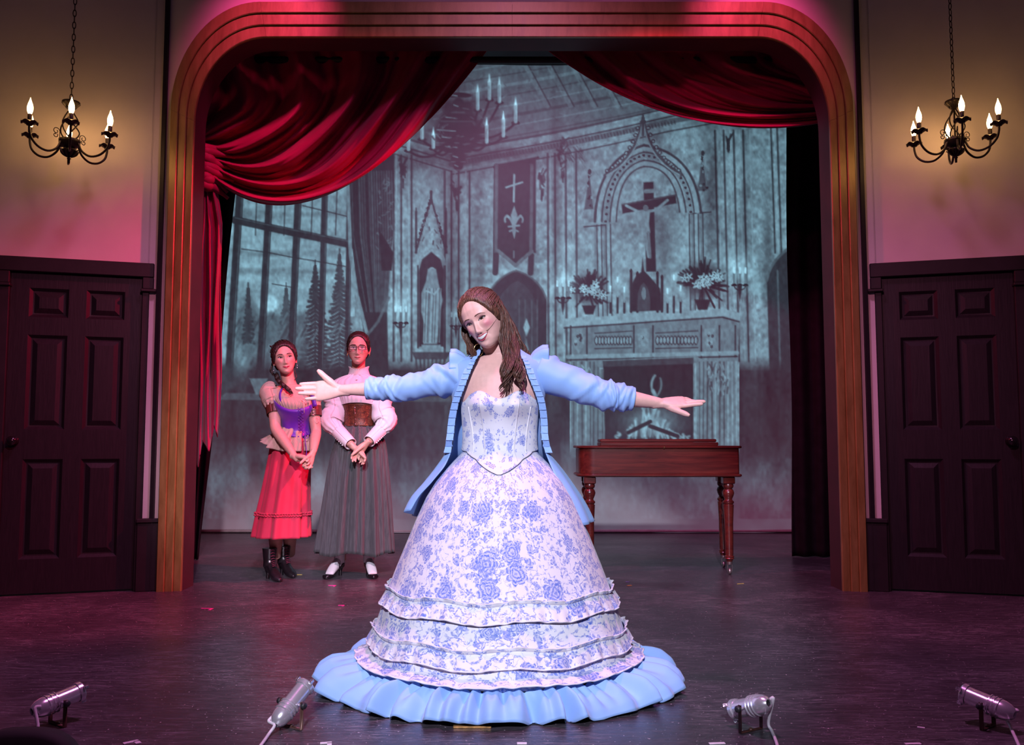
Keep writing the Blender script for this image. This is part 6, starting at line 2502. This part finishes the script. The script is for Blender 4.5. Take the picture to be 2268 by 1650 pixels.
# puffed sleeves gathered into long cuffs
for s, S, E, Hh, cl in ((-1, S2R, E2R, H2R, ((722, 905), (728, 942))), (1, S2L, E2L, H2L, ((868, 905), (864, 942)))):
    cuff0 = E.lerp(Hh, .30) + Vector((0, -.01, .0))
    pts = [W(794 + s * 44, 850, Y2), W(794 + s * 56, 868, Y2 - .01), W(794 + s * 50, 905, Y2 - .02), E + Vector((0, -.02, .02)), cuff0]
    so_, _ = sleeve2('puff_sleeve', pts, [.040, .058, .062, .066, .072, .078, .074, .058, .040], 40 + s, .012, WH, w2, 18, .003, 48, .004)
    co_, A = sleeve2('cuff', [E.lerp(Hh, .20), E.lerp(Hh, .5), E.lerp(Hh, .88)], [.047, .046, .043, .040], 50 + s, .002, WH, w2, 4)
    for q in range(8):
        i = 8 + q * 5
        p = A[min(i, 49)][int(A.shape[1] * (.5 if s < 0 else .5))]
        cpt = A[min(i, 49)].mean(0)
        d = np.array([s * 1.0, -.15, -.5])
        d /= np.linalg.norm(d)
        MB().ball(cpt + d * .046, .0055, 8).build('cuff_button', WEDGE, co_)
# corset
t = NT('brown_brocade')
v_ = t.coord('Object')
n_ = t.noise(v_, 46, 4, .6, 1.6)
t.base(t.ramp(n_, [(.38, (0.050, 0.013, 0.008)), (.52, (0.105, 0.026, 0.013)), (.64, (0.19, 0.058, 0.024))]))
t.set(rough=.4, spec=.5)
t.bump(n_, .3, .003)
BROC = t.m
cor, A = cloth_rings('corset', [(897, 757, 835, .104, -.002), (910, 760, 832, .098, 0), (928, 763, 829, .090, 0), (944, 762, 831, .090, 0)], Y2, BROC, w2, 24, 120, None, .004, True, lambda TH, v: .006 * (1 - v) * np.cos(2 * TH), 2.2)
for py in (904, 916, 929, 940):
    p = W(792, py, Y2)
    bdep = np.interp(py, [897, 910, 928, 944], [.108, .100, .092, .092])
    MB().lathe([(.001, .004), (.004, .003), (.005, 0), (.005, -.003)], (p.x, Y2 - bdep, p.z), (0, -1, 0), 10).build('clasp', MTL, cor)
MB().box((W(790, 920, Y2).x + .004, Y2 - .099, W(790, 920, Y2).z), (.006, .004, .13), Matrix.Rotation(.06, 3, 'X')).build('busk_strip', BROC, cor)


def shoe(parent, heel, dirx, L, mat, sockmat, name, heelh=.05):
    """low court shoe with strap; heel on the floor point, pointing along dirx"""
    d = Vector((dirx[0], dirx[1], 0)).normalized()
    sd = Vector((-d.y, d.x, 0))
    h = Vector((heel[0], heel[1], 0))
    rows = [(0.0, .018, heelh + .004, .055), (.03, .026, heelh, .062), (.35, .026, heelh * .75, .050), (.6, .034, .012, .030), (.8, .036, .003, .030), (.93, .028, .003, .028), (1.0, .010, .004, .020)]
    A = []
    for tt, hw, zb, ht in rows:
        th = np.arange(20) * 2 * pi / 20
        c, q = np.cos(th), np.sin(th)
        A.append(np.array([h + d * (tt * L) + sd * (hw * math.copysign(abs(c[i]) ** .8, c[i])) + Vector((0, 0, zb + ht / 2 + ht / 2 * math.copysign(abs(q[i]) ** .6, q[i]) * (1.0 if q[i] < 0 else (1.0 if tt > .72 or tt < .05 else .2)))) for i in range(20)]))
    m = MB()
    m.grid(smooth_rows(np.array(A), 26), cv=True, capu=True)
    so = m.build(name, mat, parent)
    hl = MB()
    hl.lathe([(.011, .0), (.011, .006), (.010, heelh * .5), (.018, heelh), (.024, heelh + .016)], h + d * .020, (0, 0, 1), 14)
    hl.build('heel', mat, so)
    st = MB()
    pts = [h + d * (.38 * L) + sd * (.031 * cos(a)) + Vector((0, 0, heelh * .8 + .022 + .052 * sin(a))) for a in np.linspace(0, pi, 14)]
    st.tube(pts, .0042, 8, True, .5)
    st.build('strap', mat, so)
    if sockmat:
        sk_ = MB()
        A = []
        for tt, hw, zc, ht in ((.10, .024, heelh + .050, .09), (.25, .028, heelh + .040, .085), (.42, .030, heelh + .022, .080), (.58, .033, heelh * .5 + .030, .062), (.72, .031, .034, .040), (.78, .024, .026, .020)):
            th = np.arange(18) * 2 * pi / 18
            A.append(np.array([h + d * (tt * L) + sd * (hw * cos(q)) + Vector((0, 0, zc + ht / 2 * sin(q))) for q in th]))
        sk_.grid(smooth_rows(np.array(A), 16), cv=True, capu=True)
        sk_.tube([h + d * (.17 * L) + Vector((0, 0, heelh + .04)), h + d * (.14 * L) + Vector((0, 0, heelh + .15))], [.036, .037], 18)
        sk_.build('white_sock', sockmat, parent)
    return so


def smooth_rows(A, n):
    m = A.shape[1]
    out = np.zeros((n, m, 3))
    for j in range(m):
        out[:, j] = smoothpath(A[:, j], n)
    return out


PATENT = M_plain('black_patent_leather', (0.008, 0.006, 0.008), 0.12, 0, 0.2, 20, coat=.6)
SOCKW = mat_cloth('white_sock_cotton', (0.66, 0.62, 0.66), .05, .8, .1)
shoe(w2, G(757, 1273.5), (-.36, -1.0), .22, PATENT, SOCKW, 'shoe')
shoe(w2, G(813, 1273), (.42, -1.0), .22, PATENT, SOCKW, 'shoe')


def line2(x, y, z):
    if y > .012:
        return (z + .075) / .05 if y < .05 else 1.0 if z > -.085 else -1.0
    return ((x / .066) ** 2 + ((z + .030) / .108) ** 2 - 1.0) if z > -.02 else -1.0


hair_cap(R2, c2, K2, HAIRD, w2, line2, .008, .0008, 60, 1.0, 'hair_cap', 70, 9, (0, .095, .03), .0026)
hb = MB()
for k in range(7):
    a = k * .9
    cb = c2 + Vector((.02 * cos(a), .105 + .01 * sin(k), .02 + .02 * sin(a)))
    hb.ball(cb, (.026, .022, .026), 12)
hb.build('bun', HAIRD, w2)
# glasses
GLF = M_plain('dark_red_glasses_frame', (0.035, 0.006, 0.008), 0.25)
gt = NT('clear_lens')
gt.base(gt.ramp(gt.noise(gt.coord('Object'), 5), [(0, (.96, .95, .96)), (1, (1, 1, 1))]))
gt.set(alpha=.10, rough=.03, spec=.5)
gl_ = thing('eyeglasses', c2, 'dark rectangular eyeglasses worn by the woman in the white blouse', 'glasses')
for s in (-1, 1):
    loop, fill = [], []
    for a in np.linspace(0, 2 * pi, 40):
        u = s * .0315 + .0245 * math.copysign(abs(cos(a)) ** .45, cos(a))
        v = .001 + .0150 * math.copysign(abs(sin(a)) ** .45, sin(a))
        y = -.106 + .010 * (abs(u) / .056) ** 2
        loop.append(c2 + R2 @ (Vector((u, y, v)) * K2))
    MB().tube(loop, .0019, 8).build('rim', GLF, gl_)
    m = MB()
    m.add(loop[:-1], [tuple(range(39))])
    m.build('lens', gt.m, gl_, False)
    MB().tube([c2 + R2 @ (Vector(q) * K2) for q in ((s * .057, -.096, .006), (s * .074, -.075, .006), (s * .080, -.02, .004), (s * .080, .012, .0))], .0020, 6).build('temple', GLF, gl_)
MB().tube([c2 + R2 @ (Vector(q) * K2) for q in ((-.008, -.105, .004), (0, -.1085, .006), (.008, -.105, .004))], .0020, 6).build('bridge', GLF, gl_)
for s in (-1, 1):
    MB().ball(c2 + R2 @ (Vector((s * .080, -.002, -.046)) * K2), (.004, .004, .009), 10).build('earring', GOLDJ, w2)

# ------------------------------------------------------------------ woman in purple corset and red skirt
Y1 = G(630, 1284).y
w1 = thing('person', (G(630, 1284).x, Y1, 0), 'woman in a purple corset, cream puffed blouse and red skirt with ankle boots', 'person')
c1 = W(630, 794, Y1 - .02)
R1 = headrot(17, 9, 2)
K1 = .98
b1 = MB()
add_head(b1, R1, c1, K1, 1.0, .45)
b1.tube(smoothpath([W(634, 815, Y1), W(638, 838, Y1 + .005), W(643, 858, Y1 + .01), W(645, 872, Y1 + .01)], 12), [.046, .046, .045, .045, .045, .046, .047, .05, .054, .058, .062, .066], 24)
TR1 = [(852, 622, 668, .05, .01), (858, 606, 684, .06, .01), (866, 596, 694, .075, .005), (880, 600, 696, .095, -.005), (898, 612, 696, .105, -.012), (920, 622, 690, .09, -.004), (942, 628, 684, .08, 0), (965, 628, 680, .075, 0), (990, 622, 680, .08, 0), (1020, 620, 680, .08, 0)]
rings(b1, resample(ringtab(TR1, Y1), 40), 40, True, 2.2)
S1R, E1R, H1R = W(604, 872, Y1), W(611, 950, Y1 - .12), W(653, 1012, Y1 - .225)
S1L, E1L, H1L = W(690, 874, Y1 - .01), W(700, 956, Y1 - .06), W(693, 1005, Y1 - .225)
arm(b1, S1R, E1R, H1R, .95)
arm(b1, S1L, E1L, H1L, .92)
HANDSIDE = 1.0
hand(b1, H1R, (1, -.15, -.28), (.1, -.55, .8), .92, (.45, .5, .5, .5), (.04, 0, -.04, -.08), (.8, .4, .3), .3, (.9, .9, .9, .9))
HANDSIDE = -1.0
hand(b1, H1L + Vector((.0, -.015, .0)), (-.35, -.2, -.85), (-.8, -.5, .25), .90, (.6, .65, .7, .7), (.04, 0, -.04, -.08), (.7, .5, .3), .3, (1.0, 1.0, 1.0, 1.0))
F1R, F1L = G(600, 1276), G(632, 1268)
for s, an in ((-1, F1R), (1, F1L)):
    hip = W(645 + s * 20, 1015, Y1 + .01)
    knee = Vector((hip.x * .5 + an.x * .5 + .02, Y1 - .01, .48))
    ank = Vector((an.x + .03, an.y + .0, .13))
    b1.tube(smoothpath([hip, hip.lerp(knee, .5), knee, knee.lerp(ank, .35), knee.lerp(ank, .75), ank], 26), np.interp(np.linspace(0, 1, 26), [0, .25, .5, .65, .85, 1], [.085, .07, .052, .054, .040, .036]), 20)
me = remesh(b1, .0042, 3, .5)
paint_blush(me, R1, c1, K1, .3)
b1o = body_obj('body', me, SKIN2, w1)
F1 = Face(me, R1, c1, K1, w1)
eyes(F1, b1o, IRISB, .85, .5, .002, .0032)
brows(F1, b1o, BROWD, .0045, .0215, .0030, .002)
lips(F1, b1o, M_plain('deep_red_lips', (0.38, 0.02, 0.06), 0.35), .0255, .0055, -.0675, .0050, .0062)
t = NT('cream_striped_gauze')
uvn = t.coord('UV', (46, 1, 1))
wv_ = t.n('ShaderNodeTexWave', bands_direction='X')
wv_.inputs['Scale'].default_value = 1.0
wv_.inputs['Distortion'].default_value = .6
t.l(uvn, wv_.inputs['Vector'])
t.base(t.ramp(wv_.outputs['Fac'], [(0.2, (0.30, 0.20, 0.15)), (0.55, (0.56, 0.44, 0.36)), (1.0, (0.62, 0.50, 0.42))]))
t.bump(wv_.outputs['Fac'], .3, .003)
t.set(rough=.8, spec=.2)
CREAM = t.m
PURPLE = mat_cloth('purple_satin', (0.11, 0.016, 0.40), .12, .42, .2, 260, .05, 8, .5)
REDC = mat_cloth('coral_red_skirt', (0.52, 0.030, 0.075), .08, .75, .1, 300, .06, 6)
LEATH = M_plain('brown_leather', (0.085, 0.022, 0.014), 0.4, 0, .2, 40, .1, 90)
LACE = M_plain('cream_lace', (0.66, 0.54, 0.48), 0.6)


def folds1(TH, v):
    return (.002 + .014 * v) * (.8 * np.sin(9 * TH + .8 + .4 * v) + .5 * np.sin(15 * TH + 2.1))


skr, A = cloth_rings('skirt', [(965, 614, 684, .10, 0), (985, 603, 686, .115, 0), (1020, 597, 687, .13, 0), (1080, 586, 685, .15, 0), (1140, 573, 685, .165, 0), (1188, 564, 686, .175, 0)], Y1, REDC, w1, 60, 180, folds1)
# ruffled band
for dz, nm in ((0, 0), (1, 1)):
    row = int(59 * (.79 + .022 * dz))
    P = A[row].copy()
    th = np.linspace(-pi, pi, len(P))
    P2 = smoothpath(P, 360)
    t2 = np.linspace(-pi, pi, 360)
    c_ = P2.mean(0)
    D = P2 - c_
    D[:, 2] = 0
    D /= np.linalg.norm(D, axis=1)[:, None]
    P2 = P2 + D * (.006 + .003 * np.sin(70 * t2 + nm))[:, None]
    P2[:, 2] += .0035 * np.sin(64 * t2 + 2 * nm)
    m = MB()
    m.grid(tube_rings(P2, .0048, 6), cv=True)
    m.build('ruffle_band', REDC, skr)
# blouse body, peplum and sleeves
cloth_rings('blouse', [(866, 606, 688, .070, .004), (876, 602, 697, .096, -.004), (892, 612, 700, .122, -.014), (906, 620, 696, .118, -.014), (925, 626, 687, .096, -.005)], Y1, CREAM, w1, 30, 140, lambda TH, v: .003 * np.sin(40 * TH) * (1 - v * .6), .003, True, lambda TH, v: (1 - v) ** 3 * (-.035 * np.clip(np.cos(TH - .2), 0, 1) ** 2), 2.2, .25)
cloth_rings('peplum', [(944, 624, 684, .090, 0), (958, 612, 687, .112, 0), (975, 594, 690, .132, 0), (992, 582, 692, .142, 0)], Y1, CREAM, w1, 24, 200, lambda TH, v: .020 * v * np.sin(11 * TH + 1.2) + .010 * v * np.sin(19 * TH), .003, True, lambda TH, v: v ** 2 * (-.022 * np.cos(TH - .5) + .045 * np.clip(-np.sin(TH), 0, 1) ** 2), 2.0, .3)
cors, A = cloth_rings('corset', [(888, 608, 703, .130, -.016), (900, 610, 703, .136, -.016), (914, 615, 699, .126, -.011), (932, 623, 690, .106, -.003), (950, 625, 687, .100, 0), (962, 619, 690, .116, 0)], Y1, PURPLE, w1, 30, 140, None, .004, True, lambda TH, v: (1 - v) ** 2 * (-.066 * np.clip(np.cos(TH - .25), 0, 1) ** 1.5 + .016 * np.abs(np.sin(TH))) - .020 * v ** 3 * np.clip(np.cos(TH - .35), 0, 1) ** 4, 2.2)
# shoulder straps
for s, x0, x1, x2 in ((-1, 628, 620, 622), (1, 668, 690, 698)):
    pts = [W(x0, 850, Y1 + .03), W(x0 - 3 * s * 0 - (2 if s < 0 else -6), 858, Y1 - .05), W(x1, 872, Y1 - .105), W(x2, 900, Y1 - .112)]
    P = smoothpath(pts, 20)
    m = MB()
    m.tube(P, .014, 8, True, .35)
    m.build('corset_strap', PURPLE, cors)
# front lacing, crossed, and its hanging ends
fx = 676
zz = [W(fx, y, Y1) for y in np.linspace(905, 957, 9)]
for s in (-1, 1):
    pts = []
    for k, p in enumerate(zz):
        dep = np.interp(k, [0, 4, 8], [.156, .122, .118])
        pts.append((p.x + (s if k % 2 else -s) * .012, Y1 - dep, p.z))
    MB().tube(pts, .0022, 6).build('corset_lace', PURPLE, cors)
for k in range(9):
    for s in (-1, 1):
        dep = np.interp(k, [0, 4, 8], [.154, .120, .116])
        MB().ball((zz[k].x + s * .016, Y1 - dep, zz[k].z), .0026, 6).build('eyelet', MTL, cors)
MB().tube(smoothpath([W(678, 955, Y1 - .12), W(676, 975, Y1 - .14), W(679, 1000, Y1 - .15), W(677, 1012, Y1 - .15)], 16), .0026, 6).build('lace_end', PURPLE, cors)
for s in (-1, 1):
    cbw = W(676 + s * 4, 960, Y1 - .125)
    MB().tube([(cbw.x + .010 * cos(a), cbw.y, cbw.z - .012 + .020 * sin(a)) for a in np.linspace(0, 2 * pi, 18)], .0024, 6).build('lace_bow', PURPLE, cors)
# cream tie at the neckline
for k in range(3):
    cbw = W(672 + k * 4, 884 + 3 * k, Y1 - .135)
    MB().tube([(cbw.x + .012 * cos(a), cbw.y, cbw.z + .010 * sin(a + k)) for a in np.linspace(0, 2 * pi, 16)], .0020, 6).build('neck_tie_loop', LACE, w1)
MB().tube([W(673, 886, Y1 - .135), W(673, 900, Y1 - .145), W(674, 915, Y1 - .135)], .0024, 6).build('neck_tie_end', LACE, w1)
for s, S, E in ((-1, S1R, E1R), (1, S1L, E1L)):
    pts = [S + Vector((-s * .03, 0, .035)), S + Vector((s * .010, -.005, .012)), S.lerp(E, .22), S.lerp(E, .40)]
    so_, A = sleeve2('puff_sleeve', pts, [.040, .064, .074, .074, .066, .052] if s < 0 else [.036, .050, .056, .056, .052, .046], 60 + s, .005, CREAM, w1, 8, .003, 48, .006)
    set_uv(so_, np.tile(np.linspace(0, 1.1, 49), (50, 1)), np.tile(np.linspace(0, 1, 50)[:, None], (1, 49)))
    P = [S.lerp(E, .34), S.lerp(E, .46), S.lerp(E, .60)]
    bo_, A = sleeve2('leather_arm_band', P, [.053, .053, .050], 70 + s, .0, LEATH, w1, 0, .004)
    c0 = S.lerp(E, .46)
    for q in range(3):
        z0 = c0.z + .022 - .020 * q
        MB().tube([(c0.x + .004, Y1 - .075 - .02, z0), (c0.x + .020, Y1 - .072 - .02, z0 - .012)], .0016, 5).build('arm_lace', LACE, bo_)
        MB().tube([(c0.x + .020, Y1 - .072 - .02, z0), (c0.x + .004, Y1 - .075 - .02, z0 - .012)], .0016, 5).build('arm_lace', LACE, bo_)
    for q in (-1, 1):
        x_ = c0.x + .012 + q * .012 + (.035 if s > 0 else 0)
        MB().tube([(x_ + .011 * cos(a), Y1 - .085, c0.z - .060 + .020 * sin(a)) for a in np.linspace(0, 2 * pi, 18)], .0014, 5).build('lace_loop', LACE, bo_)
# boots


def boot(parent, heel, dirx, L, h, mat, name='ankle_boot'):
    d = Vector((dirx[0], dirx[1], 0)).normalized()
    sd = Vector((-d.y, d.x, 0))
    h0 = Vector((heel[0], heel[1], 0))
    hh = .055
    m = MB()
    # foot
    A = []
    for tt, hw, zb, zt in ((.0, .014, hh + .006, hh + .05), (.06, .028, hh, hh + .075), (.3, .030, hh * .7, hh + .080), (.5, .032, hh * .25, .085), (.7, .036, .004, .058), (.88, .030, .003, .042), (1.0, .010, .004, .022)):
        th = np.arange(20) * 2 * pi / 20
        A.append(np.array([h0 + d * (tt * L) + sd * (hw * math.copysign(abs(cos(q)) ** .8, cos(q))) + Vector((0, 0, (zb + zt) / 2 + (zt - zb) / 2 * math.copysign(abs(sin(q)) ** .75, sin(q)))) for q in th]))
    m.grid(smooth_rows(np.array(A), 26), cv=True, capu=True)
    m.tube(smoothpath([h0 + d * (.24 * L) + Vector((0, 0, hh + .03)), h0 + d * (.20 * L) + Vector((0, 0, hh + .08)), h0 + d * (.20 * L) + Vector((0, 0, h))], 14), np.interp(np.linspace(0, 1, 14), [0, .4, .8, 1], [.046, .041, .046, .050]), 22)
    o = body_obj(name, remesh(m, .004, 3), mat, parent)
    hl = MB()
    hl.lathe([(.012, 0), (.012, .006), (.011, hh * .5), (.020, hh), (.026, hh + .02)], h0 + d * .024, (0, 0, 1), 14)
    hl.build('heel', mat, o)
    LACEB = M_plain('boot_lace_wine', (0.22, 0.02, 0.06), 0.5)
    for q in range(8):
        u = q / 7
        p = h0 + d * ((.20 * L + .047) * (1 - u) + (.56 * L) * u) + Vector((0, 0, (h - .015) * (1 - u) + .088 * u + .004 - .012 * sin(pi * u)))
        MB().tube([p - sd * .016, p + Vector((0, 0, .004)) + d * .003, p + sd * .016], .0022, 6).build('boot_lace', LACEB, o)
    return o


BOOTM = M_plain('black_boot_leather', (0.012, 0.009, 0.012), 0.28, 0, .2, 30, .15, 70, coat=.3)
boot(w1, G(590, 1280), (.62, -.8), .235, .205, BOOTM)
boot(w1, G(621, 1272), (.62, -.8), .235, .205, BOOTM)


def line3(x, y, z):
    if y > .012:
        return (z + .075) / .05 if y < .05 else 1.0 if z > -.085 else -1.0
    return ((x / .065) ** 2 + ((z + .032) / .106) ** 2 - 1.0) if z > -.02 else -1.0


hair_cap(R1, c1, K1, HAIRD, w1, line3, .011, .0014, 40, 1.0, 'hair_cap', 70, 11, (-.02, .085, .06), .0040)
rc = random.Random(3)
hb = MB()
for k in range(26):
    ang = rc.uniform(0, 2 * pi)
    cb = c1 + R1 @ (Vector((-.030 + rc.uniform(-.045, .045), .065 + rc.uniform(-.05, .03), .065 + rc.uniform(-.07, .050))) * K1)
    r_ = rc.uniform(.012, .020)
    ax = Vector((rc.uniform(-1, 1), rc.uniform(-1, 1), rc.uniform(-1, 1))).normalized()
    u_ = ax.orthogonal().normalized()
    v2 = ax.cross(u_)
    hb.tube([cb + u_ * (r_ * cos(a)) + v2 * (r_ * sin(a)) + ax * (.004 * a) for a in np.linspace(0, 8.5, 26)], np.interp(np.linspace(0, 1, 26), [0, .2, .8, 1], [.003, .007, .007, .002]), 7)
hb.build('pinned_curls', HAIRD, w1)
# loose lock and braid over the shoulder
hb = MB()
B = smoothpath([W(612, 828, Y1 + .01), W(616, 842, Y1 - .03), W(626, 852, Y1 - .08), W(638, 862, Y1 - .11), W(646, 872, Y1 - .125)], 60)
for s in range(3):
    ph = s * 2 * pi / 3
    u_ = np.linspace(0, 1, 60)
    P = B + np.stack([.009 * np.sin(2 * pi * 5 * u_ + ph), .006 * np.cos(2 * pi * 10 * u_ + ph), .006 * np.cos(2 * pi * 5 * u_ + ph)], -1)
    hb.tube(P, np.interp(u_, [0, .1, .8, 1], [.007, .0095, .008, .002]), 8)
hb.build('braid', HAIRD, w1)
hb = MB()
locks(hb, [([(604, 800, Y1 + .02), (602, 820, Y1 + .02), (606, 836, Y1 + .01)], 8, .010, .005, .006, 1.5), ([(652, 815, Y1 - .01), (655, 832, Y1 - .01), (653, 846, Y1 - .02)], 3, .003, .0022, .004, 1.5)], 6)
hb.build('loose_curls', HAIRD, w1)
for s in (-1, 1):
    p = c1 + R1 @ (Vector((s * .080, -.002, -.050)) * K1)
    m = MB()
    m.ball(p, (.004, .004, .004), 8)
    m.tube([p, p + Vector((0, 0, -.022))], .0012, 5)
    m.ball(p + Vector((0, 0, -.026)), (.003, .003, .007), 8)
    m.build('earring', M_plain('silver_drop', (.7, .68, .7), .2, 1.0), w1)
